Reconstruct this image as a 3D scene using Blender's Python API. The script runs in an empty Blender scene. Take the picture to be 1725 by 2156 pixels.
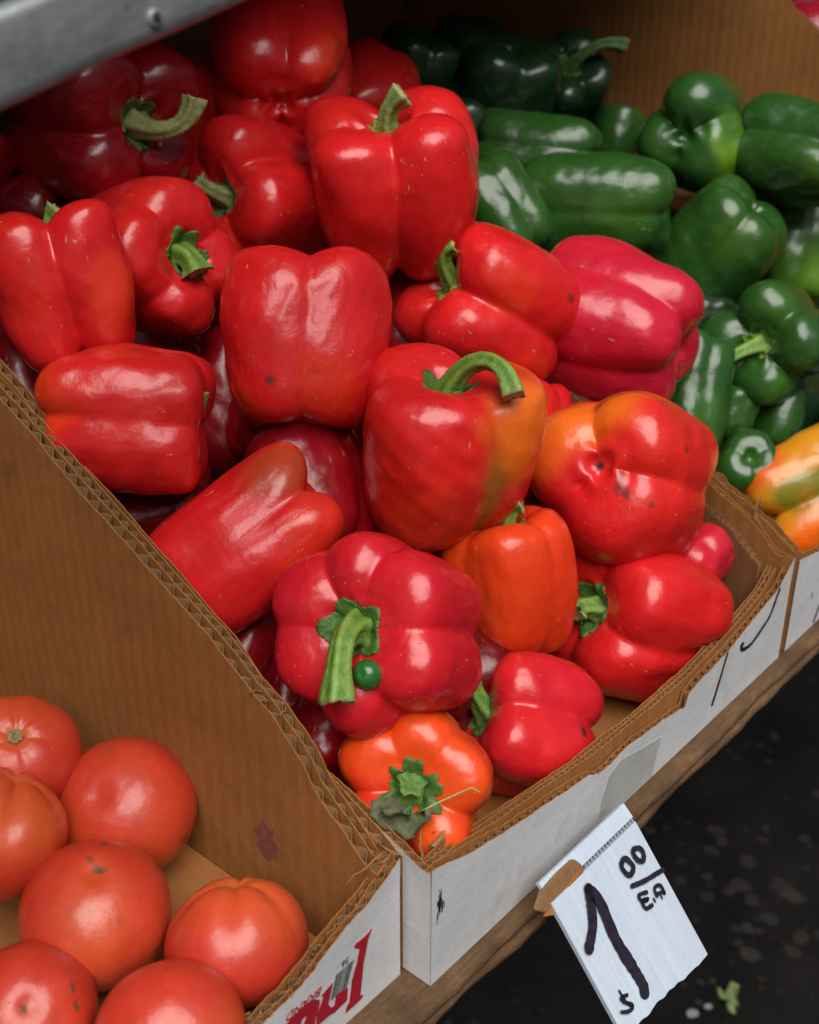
import bpy, bmesh, math, random
import numpy as np
from mathutils import Vector, Matrix
R = math.radians
scene = bpy.context.scene
C = scene.collection

# ------------------------------------------------------------------ camera
cam_d = bpy.data.cameras.new('camera'); cam = bpy.data.objects.new('camera', cam_d); C.objects.link(cam)
cam.location = (-0.27504, -0.22821, 0.4063)
cam.rotation_euler = (R(90-28.2), 0, R(41-90))
cam_d.sensor_fit = 'VERTICAL'; cam_d.sensor_height = 36.0; cam_d.lens = 2625/2156*36.0
cam_d.clip_start = .01; cam_d.clip_end = 200
cam_d.dof.use_dof = True; cam_d.dof.focus_distance = .56; cam_d.dof.aperture_fstop = 11
scene.camera = cam
# ------------------------------------------------------------------ light
SUN_EL, SUN_AZ = 60, 232           # azimuth of the sun in the xy plane, degrees from +X
w = bpy.data.worlds.new('World'); scene.world = w; w.use_nodes = True
nt = w.node_tree
sky = nt.nodes.new('ShaderNodeTexSky'); sky.sky_type = 'NISHITA'; sky.sun_disc = False
sky.sun_elevation = R(SUN_EL); sky.sun_rotation = R(90-SUN_AZ)
sky.dust_density = 5.0; sky.ozone_density = 1.0; sky.air_density = 1.2
bg = nt.nodes['Background']; bg.inputs[1].default_value = .05
nt.links.new(sky.outputs[0], bg.inputs[0])
sd = bpy.data.lights.new('sun', 'SUN'); sd.energy = 5.0; sd.angle = R(52); sd.color = (1, .97, .94)
sun = bpy.data.objects.new('sun', sd); C.objects.link(sun)
sv = Vector((math.cos(R(SUN_AZ))*math.cos(R(SUN_EL)), math.sin(R(SUN_AZ))*math.cos(R(SUN_EL)), math.sin(R(SUN_EL))))
sun.rotation_euler = sv.to_track_quat('Z', 'Y').to_euler(); sun.location = sv*3
vs = scene.view_settings; vs.view_transform = 'Standard'; vs.look = 'None'; vs.exposure = -.38; vs.gamma = 1; vs.use_curve_mapping = False
scene.cycles.use_denoising = True
scene.cycles.max_bounces = 8

# ------------------------------------------------------------------ helpers
def tag(o, label=None, cat=None, group=None, kind=None):
    if label: o['label'] = label
    if cat: o['category'] = cat
    if group: o['group'] = group
    if kind: o['kind'] = kind
    return o
def link(name, me, parent=None, mats=()):
    o = bpy.data.objects.new(name, me); C.objects.link(o)
    for m in mats: me.materials.append(m)
    if parent is not None: o.parent = parent
    return o
def empty(name, loc=(0, 0, 0)):
    o = bpy.data.objects.new(name, None); C.objects.link(o); o.location = loc; o.empty_display_size = .02
    return o
def mesh(name, v, f, smooth=False, mi=None):
    me = bpy.data.meshes.new(name); me.from_pydata([tuple(map(float, p)) for p in v], [], [tuple(map(int, q)) for q in f]); me.update()
    if smooth: me.polygons.foreach_set('use_smooth', [True]*len(me.polygons))
    if mi is not None: me.polygons.foreach_set('material_index', list(mi))
    return me
class MB:
    def __init__(s): s.v = []; s.f = []; s.m = []
    def add(s, v, f, m=0):
        b = len(s.v); s.v += [tuple(p) for p in v]; s.f += [tuple(i+b for i in q) for q in f]
        s.m += list(m) if hasattr(m, '__len__') else [m]*len(f)
    def box(s, a, b, m=0):
        (x0, y0, z0), (x1, y1, z1) = a, b
        s.add([(x0,y0,z0),(x1,y0,z0),(x1,y1,z0),(x0,y1,z0),(x0,y0,z1),(x1,y0,z1),(x1,y1,z1),(x0,y1,z1)],
              [(0,3,2,1),(4,5,6,7),(0,1,5,4),(1,2,6,5),(2,3,7,6),(3,0,4,7)], m)
    def build(s, name, parent=None, mats=(), smooth=False):
        return link(name, mesh(name, s.v, s.f, smooth, s.m), parent, mats)
def wob(seed, n=5, lo=1, hi=4):
    rs = np.random.RandomState(seed)
    k = rs.normal(size=(n, 3))*rs.uniform(lo, hi, (n, 1)); ph = rs.uniform(0, 6.28, n); a = 1/np.sqrt(n)
    return lambda p: a*np.sin(p@k.T+ph).sum(-1)
def h1(seed, n=10, lo=10, hi=400):
    rs = np.random.RandomState(seed); k = np.exp(rs.uniform(np.log(lo), np.log(hi), n)); ph = rs.uniform(0, 6.28, n)
    am = (k/lo)**-.35; am /= np.sqrt((am**2).sum())
    return lambda x: (am*np.sin(np.asarray(x)[..., None]*k+ph)).sum(-1)

# ------------------------------------------------------------------ materials
def newmat(name):
    m = bpy.data.materials.new(name); m.use_nodes = True
    nt = m.node_tree; b = nt.nodes['Principled BSDF']
    return m, nt, b
def N(nt, t, **k):
    n = nt.nodes.new(t)
    for a, b in k.items(): setattr(n, a, b)
    return n
def ramp(nt, src, stops):
    r = N(nt, 'ShaderNodeValToRGB'); el = r.color_ramp.elements
    while len(el) < len(stops): el.new(.5)
    for e, (p, c) in zip(el, stops): e.position = p; e.color = (*c, 1) if len(c) == 3 else c
    nt.links.new(src, r.inputs[0]); return r
def noise(nt, vec, scale, detail=3, rough=.5, dist=0):
    n = N(nt, 'ShaderNodeTexNoise'); n.inputs['Scale'].default_value = scale; n.inputs['Detail'].default_value = detail
    n.inputs['Roughness'].default_value = rough; n.inputs['Distortion'].default_value = dist
    if vec is not None: nt.links.new(vec, n.inputs['Vector'])
    return n
def mapping(nt, src, scale=(1, 1, 1), rot=(0, 0, 0)):
    m = N(nt, 'ShaderNodeMapping'); m.inputs['Scale'].default_value = scale; m.inputs['Rotation'].default_value = rot
    nt.links.new(src, m.inputs['Vector']); return m
def mixc(nt, a, b, f, mode='MIX'):
    m = N(nt, 'ShaderNodeMix', data_type='RGBA', blend_type=mode)
    for s, i in ((a, 6), (b, 7)):
        if isinstance(s, tuple): m.inputs[i].default_value = (*s, 1)
        else: nt.links.new(s, m.inputs[i])
    if isinstance(f, (int, float)): m.inputs[0].default_value = f
    else: nt.links.new(f, m.inputs[0])
    return m.outputs[2]
def bump(nt, b, hsrc, dist, strength=1.0, prev=None):
    n = N(nt, 'ShaderNodeBump'); n.inputs['Distance'].default_value = dist; n.inputs['Strength'].default_value = strength
    nt.links.new(hsrc, n.inputs['Height'])
    if prev is not None: nt.links.new(prev.outputs[0], n.inputs['Normal'])
    nt.links.new(n.outputs[0], b.inputs['Normal']); return n

def skin_mat(name, rough, coat, big, fine, fleck, fleck_amt, speck=.55):
    m, nt, b = newmat(name)
    tc = N(nt, 'ShaderNodeTexCoord'); oi = N(nt, 'ShaderNodeObjectInfo')
    ad = N(nt, 'ShaderNodeVectorMath', operation='ADD'); nt.links.new(tc.outputs['Object'], ad.inputs[0])
    sc = N(nt, 'ShaderNodeVectorMath', operation='SCALE'); sc.inputs[3].default_value = 3.7
    cx = N(nt, 'ShaderNodeCombineXYZ')
    for i in range(3): nt.links.new(oi.outputs['Random'], cx.inputs[i])
    nt.links.new(cx.outputs[0], sc.inputs[0]); nt.links.new(sc.outputs[0], ad.inputs[1])
    vec = ad.outputs[0]
    at = N(nt, 'ShaderNodeAttribute', attribute_name='tint')
    n1 = noise(nt, vec, 55, 4, .6)
    r1 = ramp(nt, n1.outputs[0], [(.3, (.88, .88, .88)), (.72, (1.08, 1.08, 1.08))])
    col = mixc(nt, at.outputs['Color'], r1.outputs[0], 1, 'MULTIPLY')
    # streaks of paler flesh along the fruit
    ms = mapping(nt, vec, (1, 1, .18)); n2 = noise(nt, ms.outputs[0], 260, 3, .6)
    r2 = ramp(nt, n2.outputs[0], [(.50, (0, 0, 0)), (.85, (.09, .09, .09))])
    col = mixc(nt, col, fleck, r2.outputs[0])
    # corky flecks, gathered in patches
    mf = mapping(nt, vec, (1, 1.0, .35), (.4, .2, .0)); n3 = noise(nt, mf.outputs[0], 520, 2, .5)
    n4 = noise(nt, vec, 28, 2, .5)
    mu = N(nt, 'ShaderNodeMath', operation='MULTIPLY'); 
    r3 = ramp(nt, n3.outputs[0], [(.70, (0, 0, 0)), (.74, (1, 1, 1))]); r4 = ramp(nt, n4.outputs[0], [(.47, (0, 0, 0)), (.60, (1, 1, 1))])
    nt.links.new(r3.outputs[0], mu.inputs[0]); nt.links.new(r4.outputs[0], mu.inputs[1])
    mu2 = N(nt, 'ShaderNodeMath', operation='MULTIPLY'); nt.links.new(mu.outputs[0], mu2.inputs[0]); mu2.inputs[1].default_value = fleck_amt
    col = mixc(nt, col, (.55, .28, .10), mu2.outputs[0])
    # tiny dirt specks
    n5 = noise(nt, vec, 900, 1, .5); r5 = ramp(nt, n5.outputs[0], [(.76, (0, 0, 0)), (.79, (speck,)*3)])
    n6 = noise(nt, vec, 40, 1, .5); r6 = ramp(nt, n6.outputs[0], [(.56, (0, 0, 0)), (.68, (1, 1, 1))])
    mu3 = N(nt, 'ShaderNodeMath', operation='MULTIPLY'); nt.links.new(r5.outputs[0], mu3.inputs[0]); nt.links.new(r6.outputs[0], mu3.inputs[1])
    col = mixc(nt, col, (.03, .015, .01), mu3.outputs[0])
    nt.links.new(col, b.inputs['Base Color'])
    n7 = noise(nt, vec, 70, 4, .6)
    rr = N(nt, 'ShaderNodeMapRange'); rr.inputs[3].default_value = rough-.06; rr.inputs[4].default_value = rough+.10
    nt.links.new(n7.outputs[0], rr.inputs[0]); nt.links.new(rr.outputs[0], b.inputs['Roughness'])
    b.inputs['Specular IOR Level'].default_value = .5
    b.inputs['Coat Weight'].default_value = coat; b.inputs['Coat Roughness'].default_value = .12
    b.inputs['Subsurface Weight'].default_value = .0
    mb8 = mapping(nt, vec, (1, 1, .5)); n8 = noise(nt, mb8.outputs[0], 75, 2, .5); b1 = bump(nt, b, n8.outputs[0], big)
    nA = noise(nt, vec, 130, 2, .5); b1 = bump(nt, b, nA.outputs[0], .00040, 1, b1)
    n9 = noise(nt, vec, 900, 2, .6); b2 = bump(nt, b, n9.outputs[0], fine, 1, b1)
    b3 = bump(nt, b, mu.outputs[0], .0003, .6, b2)
    return m
M = {}
M['pepper'] = skin_mat('pepper_skin', .25, .10, .0009, .00006, (.75, .12, .03), .75)
M['green'] = skin_mat('green_pepper_skin', .25, .15, .0010, .00006, (.05, .16, .02), .3)
M['tomato'] = skin_mat('tomato_skin', .33, .15, .0006, .00007, (.80, .22, .04), .12, .15)

def stem_mat(name, base, tip, dry):
    m, nt, b = newmat(name); tc = N(nt, 'ShaderNodeTexCoord')
    mp = mapping(nt, tc.outputs['Object'], (1, 1, .35)); n = noise(nt, mp.outputs[0], 240, 5, .65)
    r = ramp(nt, n.outputs[0], [(.28, base), (.52, tip), (.78, dry)])
    at = N(nt, 'ShaderNodeAttribute', attribute_name='tint'); 
    col = mixc(nt, r.outputs[0], at.outputs['Color'], at.outputs['Alpha'])
    nt.links.new(col, b.inputs['Base Color']); b.inputs['Roughness'].default_value = .48
    n2 = noise(nt, tc.outputs['Object'], 500, 4, .6); bump(nt, b, n2.outputs[0], .0007)
    return m
M['stem'] = stem_mat('fresh_stem', (.075, .17, .018), (.16, .30, .04), (.34, .42, .10))
M['stem_dry'] = stem_mat('dry_stem', (.12, .17, .05), (.26, .30, .10), (.42, .40, .20))
M['stem_dark'] = stem_mat('dark_stem', (.03, .09, .015), (.06, .14, .025), (.13, .22, .04))

def card_mat(name, c0, c1, dirt=.25, rib=True, fib=1.0):
    m, nt, b = newmat(name); tc = N(nt, 'ShaderNodeTexCoord'); vec = tc.outputs['Object']
    n1 = noise(nt, vec, 18, 5, .6); mp = mapping(nt, vec, (1, 1, .12)); n2 = noise(nt, mp.outputs[0], 900, 3, .65)
    r1 = ramp(nt, n1.outputs[0], [(.3, c0), (.7, c1)])
    r2 = ramp(nt, n2.outputs[0], [(.3, (1-.20*fib, 1-.22*fib, 1-.25*fib)), (.7, (1+.12*fib,)*3)])
    col = mixc(nt, r1.outputs[0], r2.outputs[0], 1, 'MULTIPLY')
    n3 = noise(nt, vec, 420, 3, .6); r3 = ramp(nt, n3.outputs[0], [(.66, (0, 0, 0)), (.73, (dirt*1.6,)*3)])
    col = mixc(nt, col, (c0[0]*.35, c0[1]*.33, c0[2]*.3), r3.outputs[0])
    n4 = noise(nt, vec, 35, 4, .7); r4 = ramp(nt, n4.outputs[0], [(.55, (0, 0, 0)), (.8, (dirt*1.2,)*3)])
    col = mixc(nt, col, (c0[0]*.5, c0[1]*.46, c0[2]*.40), r4.outputs[0])
    nt.links.new(col, b.inputs['Base Color']); b.inputs['Roughness'].default_value = .78; b.inputs['Specular IOR Level'].default_value = .25
    bp = bump(nt, b, n3.outputs[0], .0003, .6)
    if rib:
        wv = N(nt, 'ShaderNodeTexWave', wave_type='BANDS', bands_direction='X'); wv.inputs['Scale'].default_value = 1/.0045/ 20*3.1416*2/2
        wv.inputs['Distortion'].default_value = .4; wv.inputs['Detail'].default_value = 1
        nt.links.new(vec, wv.inputs['Vector']); bp = bump(nt, b, wv.outputs[0], .00026, .6 if fib > .3 else .12, bp)
    n5 = noise(nt, vec, 30, 3, .5); bump(nt, b, n5.outputs[0], .002, .5, bp)
    return m
M['card'] = card_mat('brown_cardboard', (.285, .112, .030), (.37, .158, .046), .42, True, .6)
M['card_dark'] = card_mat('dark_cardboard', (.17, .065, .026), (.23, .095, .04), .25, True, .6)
M['flute'] = card_mat('fluting_paper', (.22, .115, .05), (.31, .17, .078), .2, False)  # darkened to put the shade of the hollow cells into the colour
M['white'] = card_mat('white_cardboard', (.55, .555, .56), (.63, .635, .64), .42, True, .12)
M['pinkwhite'] = card_mat('printed_liner', (.62, .62, .61), (.70, .70, .69), .3, False)
M['print_red'] = card_mat('red_print', (.33, .008, .022), (.42, .012, .03), .1, False)
M['print_black'] = card_mat('black_print', (.05, .05, .052), (.08, .08, .08), .0, False)

def flat_mat(name, c, rough, c2=None, scale=80, bd=0, spec=.5, metal=0):
    m, nt, b = newmat(name); tc = N(nt, 'ShaderNodeTexCoord')
    n = noise(nt, tc.outputs['Object'], scale, 4, .6)
    r = ramp(nt, n.outputs[0], [(.3, c), (.7, c2 or tuple(x*1.25 for x in c))]); nt.links.new(r.outputs[0], b.inputs['Base Color'])
    b.inputs['Roughness'].default_value = rough; b.inputs['Specular IOR Level'].default_value = spec; b.inputs['Metallic'].default_value = metal
    if bd: bump(nt, b, n.outputs[0], bd)
    return m
M['ink'] = flat_mat('marker_ink', (.008, .006, .012), .45, (.025, .02, .035), 300)
M['tape'] = flat_mat('clear_tape', (.42, .43, .42), .22, (.50, .51, .50), 60, .0006)
M['stain'] = flat_mat('berry_stain', (.17, .045, .05), .75, (.27, .105, .055), 330)
M['leaf'] = flat_mat('leaf_green', (.03, .09, .015), .5, (.06, .14, .03), 150, .0006)
M['leaf_dry'] = flat_mat('dried_leaf', (.045, .055, .025), .75, (.13, .14, .06), 240, .0012)
M['thread'] = flat_mat('dry_thread', (.35, .28, .10), .6, (.45, .38, .16), 300)
M['scrap'] = flat_mat('green_scrap', (.10, .15, .035), .6, (.19, .24, .08), 120, .001)
M['scrap_pale'] = flat_mat('pale_scrap', (.16, .16, .17), .8, (.30, .30, .32), 300)
M['pith'] = flat_mat('stem_scar', (.16, .10, .04), .8, (.34, .24, .10), 700, .0006)

def wood_mat():
    m, nt, b = newmat('ledge_board'); tc = N(nt, 'ShaderNodeTexCoord'); vec = tc.outputs['Object']
    mp = mapping(nt, vec, (.14, 1, 1)); n = noise(nt, mp.outputs[0], 700, 6, .75, .2)
    r = ramp(nt, n.outputs[0], [(.25, (.085, .042, .015)), (.5, (.145, .074, .027)), (.75, (.22, .122, .050))])
    n2 = noise(nt, vec, 40, 4, .6); r2 = ramp(nt, n2.outputs[0], [(.35, (.55, .52, .5)), (.65, (1.1, 1.1, 1.1))])
    nt.links.new(mixc(nt, r.outputs[0], r2.outputs[0], 1, 'MULTIPLY'), b.inputs['Base Color']); b.inputs['Roughness'].default_value = .7
    bp = bump(nt, b, n.outputs[0], .0012); n3 = noise(nt, vec, 260, 4, .6); bump(nt, b, n3.outputs[0], .001, .7, bp)
    return m
M['wood'] = wood_mat()
def plastic_mat():
    m, nt, b = newmat('corrugated_plastic'); tc = N(nt, 'ShaderNodeTexCoord'); vec = tc.outputs['Object']
    mp = mapping(nt, vec, (1, .06, 1)); n = noise(nt, mp.outputs[0], 420, 3, .6)
    r = ramp(nt, n.outputs[0], [(.3, (.46, .54, .635)), (.7, (.53, .60, .685))])
    n2 = noise(nt, vec, 700, 2, .5); r2 = ramp(nt, n2.outputs[0], [(.72, (0, 0, 0)), (.76, (.6, .6, .6))])
    col = mixc(nt, r.outputs[0], (.14, .12, .08), r2.outputs[0])
    nt.links.new(col, b.inputs['Base Color']); b.inputs['Roughness'].default_value = .42
    wv = N(nt, 'ShaderNodeTexWave', wave_type='BANDS', bands_direction='X'); wv.inputs['Scale'].default_value = 110; nt.links.new(vec, wv.inputs['Vector'])
    bp = bump(nt, b, wv.outputs[0], .00006, .5); n3 = noise(nt, vec, 60, 2, .5); bump(nt, b, n3.outputs[0], .001, .5, bp)
    return m
M['plastic'] = plastic_mat()
def metal_mat():
    m, nt, b = newmat('galvanised_sheet'); tc = N(nt, 'ShaderNodeTexCoord'); vec = tc.outputs['Object']
    n1 = noise(nt, vec, 60, 5, .65); mp = mapping(nt, vec, (.35, 1, 1)); n2 = noise(nt, mp.outputs[0], 600, 4, .6)
    r1 = ramp(nt, n1.outputs[0], [(.3, (.26, .28, .28)), (.7, (.42, .45, .45))]); r2 = ramp(nt, n2.outputs[0], [(.3, (.82, .82, .82)), (.7, (1.12, 1.12, 1.12))])
    col = mixc(nt, r1.outputs[0], r2.outputs[0], 1, 'MULTIPLY')
    n3 = noise(nt, vec, 330, 2, .5); r3 = ramp(nt, n3.outputs[0], [(.70, (0, 0, 0)), (.77, (.8, .8, .8))]); col = mixc(nt, col, (.07, .06, .05), r3.outputs[0])
    nt.links.new(col, b.inputs['Base Color']); b.inputs['Metallic'].default_value = .55
    rr = N(nt, 'ShaderNodeMapRange'); rr.inputs[3].default_value = .42; rr.inputs[4].default_value = .65; nt.links.new(n1.outputs[0], rr.inputs[0]); nt.links.new(rr.outputs[0], b.inputs['Roughness'])
    bp = bump(nt, b, n2.outputs[0], .0002, .5); n4 = noise(nt, vec, 22, 2, .5); bump(nt, b, n4.outputs[0], .003, .5, bp)
    return m
M['metal'] = metal_mat()
def asphalt_mat():
    m, nt, b = newmat('asphalt'); tc = N(nt, 'ShaderNodeTexCoord'); vec = tc.outputs['Object']
    vo = N(nt, 'ShaderNodeTexVoronoi'); vo.inputs['Scale'].default_value = 75; nt.links.new(vec, vo.inputs['Vector'])
    n1 = noise(nt, vec, 9, 5, .6)
    r0 = ramp(nt, n1.outputs[0], [(.3, (.006, .0055, .0055)), (.7, (.016, .014, .013))])
    sep = N(nt, 'ShaderNodeSeparateColor'); nt.links.new(vo.outputs['Color'], sep.inputs[0])
    rs = ramp(nt, sep.outputs[0], [(.80, (0, 0, 0)), (.9, (1, 1, 1))]); rd = ramp(nt, vo.outputs['Distance'], [(.25, (1, 1, 1)), (.45, (0, 0, 0))])
    mu = N(nt, 'ShaderNodeMath', operation='MULTIPLY'); nt.links.new(rs.outputs[0], mu.inputs[0]); nt.links.new(rd.outputs[0], mu.inputs[1])
    rc = ramp(nt, sep.outputs[1], [(0, (.012, .010, .009)), (.55, (.028, .018, .013)), (.93, (.04, .036, .032))])
    nt.links.new(mixc(nt, r0.outputs[0], rc.outputs[0], mu.outputs[0]), b.inputs['Base Color']); b.inputs['Roughness'].default_value = .85; b.inputs['Specular IOR Level'].default_value = .12
    n2 = noise(nt, vec, 160, 4, .7); bp = bump(nt, b, n2.outputs[0], .006); bump(nt, b, mu.outputs[0], .003, .6, bp)
    return m
M['asphalt'] = asphalt_mat()

# ------------------------------------------------------------------ ground
GZ = -.75
gm = MB(); gm.add([(-40, -40, GZ), (40, -40, GZ), (40, 40, GZ), (-40, 40, GZ)], [(0, 1, 2, 3)])
ground = gm.build('ground', None, [M['asphalt']]); tag(ground, kind='structure')
rs = np.random.RandomState(5)
SC = [(.013, .012, .012), (.015, .010, .008), (.010, .008, .007), (.020, .017, .014), (.018, .009, .006)]
SM = [flat_mat('aggregate_stone', c, .8, tuple(x*1.7 for x in c), 220, .001) for c in SC]
def stone_mesh(sd):
    r_ = np.random.RandomState(sd); n = r_.randint(5, 8); a = np.sort(r_.uniform(0, 6.28, n)+np.arange(n)*.0)
    a = np.linspace(0, 6.28, n, endpoint=False)+r_.uniform(-.3, .3, n); rad = r_.uniform(.7, 1.1, n); sx = r_.uniform(.55, 1)
    v = [(rad[i]*math.cos(a[i])*1.05, rad[i]*sx*math.sin(a[i])*1.05, -.2) for i in range(n)]+[(rad[i]*math.cos(a[i])*.9, rad[i]*sx*math.sin(a[i])*.9, .16+r_.uniform(-.05, .05)) for i in range(n)]
    f = [(i, (i+1) % n, n+(i+1) % n, n+i) for i in range(n)]+[tuple(range(n, 2*n))]
    me = mesh('stone', v, f); me.materials.append(SM[sd % 5]); return me
stones = [stone_mesh(k) for k in range(15)]
for k in range(150):
    o = bpy.data.objects.new('stone', stones[k % 15]); C.objects.link(o); o.parent = ground
    big = rs.uniform() < .25
    if big: o.location = (rs.normal(.90, .09), rs.normal(.20, .06), GZ+.0005)
    else: o.location = (rs.uniform(.45, 1.6), rs.uniform(-.15, .75), GZ+.0005)
    s_ = rs.uniform(.008, .015) if big else rs.uniform(.0025, .008)
    o.scale = (s_, s_, s_*.3); o.rotation_euler = (0, 0, rs.uniform(0, 6.28))

# ------------------------------------------------------------------ ledge
ledge = tag(empty('stall_ledge', (.1, .3, -.03)), 'worn brown wooden ledge board carrying the three produce cartons', 'ledge')
def board(y0, z0, z1, seed, x0=-.6, x1=1.6, y1=.62):
    hh = h1(seed, 14, 8, 500); xs = np.linspace(x0, x1, 500); mb = MB(); v = []; 
    for x in xs:
        w_ = .0012*hh(x); e = .0009*hh(x+7.3)
        pr = [(y1, z0), (y0+w_+.0012, z0+.0002), (y0+w_, z0+.0015), (y0+w_*.9, z1-.0018+e*.3), (y0+w_+.0014, z1-.0003), (y0+w_+.004, z1), (y1, z1)]
        v += [(x-.1, a-.3, b+.03) for a, b in pr]
    n = 7; f = [(i*n+j, (i+1)*n+j, (i+1)*n+(j+1) % n, i*n+(j+1) % n) for i in range(len(xs)-1) for j in range(n)]
    f += [tuple(range(n)), tuple(range((len(xs)-1)*n, len(xs)*n))[::-1]]
    mb.add(v, f); return mb.build('board', ledge, [M['wood']], True)
board(-.0080, -.0112, -.0062, 3); board(-.0100, -.0172, -.0115, 8)
for x in (-.45, 1.5):
    mb = MB(); mb.box((x-.1, .10-.3, GZ+.03), (x-.04, .16-.3, -.0173+.03)); mb.box((x-.1, .50-.3, GZ+.03), (x-.04, .56-.3, -.0173+.03))
    o = mb.build('leg', ledge, [M['wood']])

# ------------------------------------------------------------------ corrugated panels
def panel(name, parent, o, u, n, top, zbot, layers, front=0, back=0, du=.0016, rag=.0006, seed=1, warp=.0, inner=None):
    """a corrugated sheet: o origin, u run, n thickness direction, top = [(u, z)], layers of ('L', t) liners and ('F', t, pitch) flutes"""
    u = Vector(u).normalized(); n = Vector(n).normalized()
    top = sorted(top); us = np.arange(top[0][0], top[-1][0]+du*.5, du); tz = np.interp(us, [a for a, b in top], [b for a, b in top])
    mat = Matrix((u, n, Vector((0, 0, 1)))).transposed().to_4x4(); mat.translation = Vector(o)
    off = 0; lin = MB(); flu = MB(); K = 5
    wf = h1(seed+50, 4, 8, 40)
    wp = lambda uu, z: warp*wf(uu)*(.3+.7*np.clip((z-zbot)/.1, 0, 1))
    nl = len(layers)
    for li, L in enumerate(layers):
        hh = h1(seed*13+li, 26, 40, 2600); hb = h1(seed*7+li, 6, 20, 120)
        z1 = tz+rag*hh(us)*(1 if L[0] == 'L' else .7)-(.0 if L[0] == 'L' else .0012)+rag*.8*hb(us)
        z1 = np.maximum(z1, zbot+.002)
        if L[0] == 'L':
            t = L[1]; v = []; ns = len(us)
            wig = .00022*hb(us+3)
            for k in range(ns):
                zz = np.linspace(zbot, z1[k], K)
                fr = wig[k]*np.clip((zz-z1[k]+.01)/.01, 0, 1)
                for z, w_ in zip(zz, fr): v.append((us[k], off+w_+wp(us[k], z), z))
                for z, w_ in zip(zz, fr): v.append((us[k], off+t+w_+wp(us[k], z), z))
            S2 = 2*K; f = []; m = []
            for k in range(ns-1):
                a, b = k*S2, (k+1)*S2
                for j in range(K-1):
                    f.append((a+j, b+j, b+j+1, a+j+1)); m.append(front if li == 0 else 0)
                    f.append((a+K+j, a+K+j+1, b+K+j+1, b+K+j)); m.append(back if li == nl-1 else 0)
                f.append((a+K-1, b+K-1, b+2*K-1, a+2*K-1)); m.append(0)
                f.append((a, a+K, b+K, b)); m.append(0)
            for q in (0, (ns-1)*S2):
                for j in range(K-1): f.append((q+j, q+j+1, q+K+j+1, q+K+j)); m.append(0)
            lin.add(v, f, m)
        else:
            t, pitch = L[1], L[2]; uf = np.arange(us[0], us[-1], pitch/10); zf = np.interp(uf, us, z1)
            zf = np.minimum(zf, np.interp(uf, us, tz)-.0006); hp = h1(seed*3+li, 5, 15, 90)
            ph = uf/pitch*2*np.pi+1.0*hp(uf); s_ = np.sin(ph); s_ = np.sign(s_)*np.abs(s_)**.8
            am = .5*(t-.0004); v = []
            for k in range(len(uf)):
                nn = off+t/2+am*s_[k]*(.80+.20*math.tanh(1.5*hp(uf[k]*2.3+5)))
                lean = .0011*hp(uf[k]*1.7+2)
                zz = (zbot+.001, max(zf[k]-.012, zbot+.0012), zf[k])
                for z, q in zip(zz, (0, 0, lean)): v.append((uf[k]+q, nn-.00017+wp(uf[k], z), z))
                for z, q in zip(zz, (0, 0, lean)): v.append((uf[k]+q, nn+.00017+wp(uf[k], z), z))
            f = []
            for k in range(len(uf)-1):
                a, b = k*6, (k+1)*6
                for j in (0, 1): f += [(a+j, b+j, b+j+1, a+j+1), (a+3+j, a+4+j, b+4+j, b+3+j)]
                f.append((a+2, b+2, b+5, a+5))
            flu.add(v, f)
        off += L[1]
    p = lin.build(name, parent, [inner or M['card'], M['white'], M['pinkwhite'], M['card_dark']])
    p.matrix_parent_inverse = Matrix.Identity(4)
    p.matrix_local = Matrix.Translation(-parent.location) @ mat
    if flu.v: fo = flu.build('fluting', p, [M['flute']])
    return p
Lr = ('L', .00045)
single = lambda t, p_: [Lr, ('F', t-.0011, p_), Lr]
double = lambda t1, p1, t2, p2: [Lr, ('F', t1, p1), Lr, ('F', t2, p2), Lr]

def flat(name, parent, v, f, mat):
    o = MB(); L = parent.location
    o.add([(a-L[0], b-L[1], c-L[2]) for a, b, c in v], f); return o.build(name, parent, [mat])
def slab(name, parent, a, b, mat):
    L = parent.location; mb = MB(); mb.box(tuple(a[i]-L[i] for i in range(3)), tuple(b[i]-L[i] for i in range(3))); return mb.build(name, parent, [mat])

# --- tomato carton
tbox = tag(empty('tomato_carton', (-.15, .2, -.006)), 'torn white printed carton with brown inside holding the tomatoes', 'box')
TOP_L = [(.0155, .0560), (.0228, .0575), (.0326, .0662), (.0426, .0736), (.0501, .0802), (.0548, .0890), (.0624, .096), (.0723, .1045), (.0851, .1120), (.1044, .1248), (.1277, .1376), (.1504, .1493), (.1783, .1631), (.2115, .1818), (.2356, .1925), (.30, .222), (.45, .285)]
sp_ = panel('side_panel', tbox, (-.0135, 0, 0), (0, 1, 0), (1, 0, 0), TOP_L, -.005, double(.0044, .0076, .0034, .0056), 0, 0, seed=2, rag=.0006, warp=.0005)
sp2 = panel('outer_side_panel', tbox, (-.0043, 0, 0), (0, 1, 0), (1, 0, 0), [(.0145, .0570), (.0187, .0585), (.0312, .0651), (.0517, .0754), (.0687, .0850), (.0800, .0905), (.083, .0990), (.0911, .1074), (.1043, .1203), (.121, .1282), (.1491, .1418), (.1684, .153), (.1892, .1635), (.2135, .1774), (.2326, .1933), (.2536, .2031), (.45, .285)], -.005, single(.0046, .0078), 0, 2, seed=5, rag=.0006, warp=.0004)
FT = [(-.35, .030), (-.12, .0315), (-.0772, .0324), (-.0635, .0332), (-.0551, .0352), (-.0463, .0387), (-.0329, .0448), (-.0198, .0492), (-.0115, .0545), (-.0035, .0600)]
fp_ = panel('front_panel', tbox, (0, .0135, 0), (1, 0, 0), (0, 1, 0), FT, -.0058, double(.0024, .0050, .0036, .0066), 1, 0, seed=9, rag=.0010)
slab('base_panel', tbox, (-.35, .0225, -.0058), (-.0138, .45, -.002), M['card'])
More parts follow.
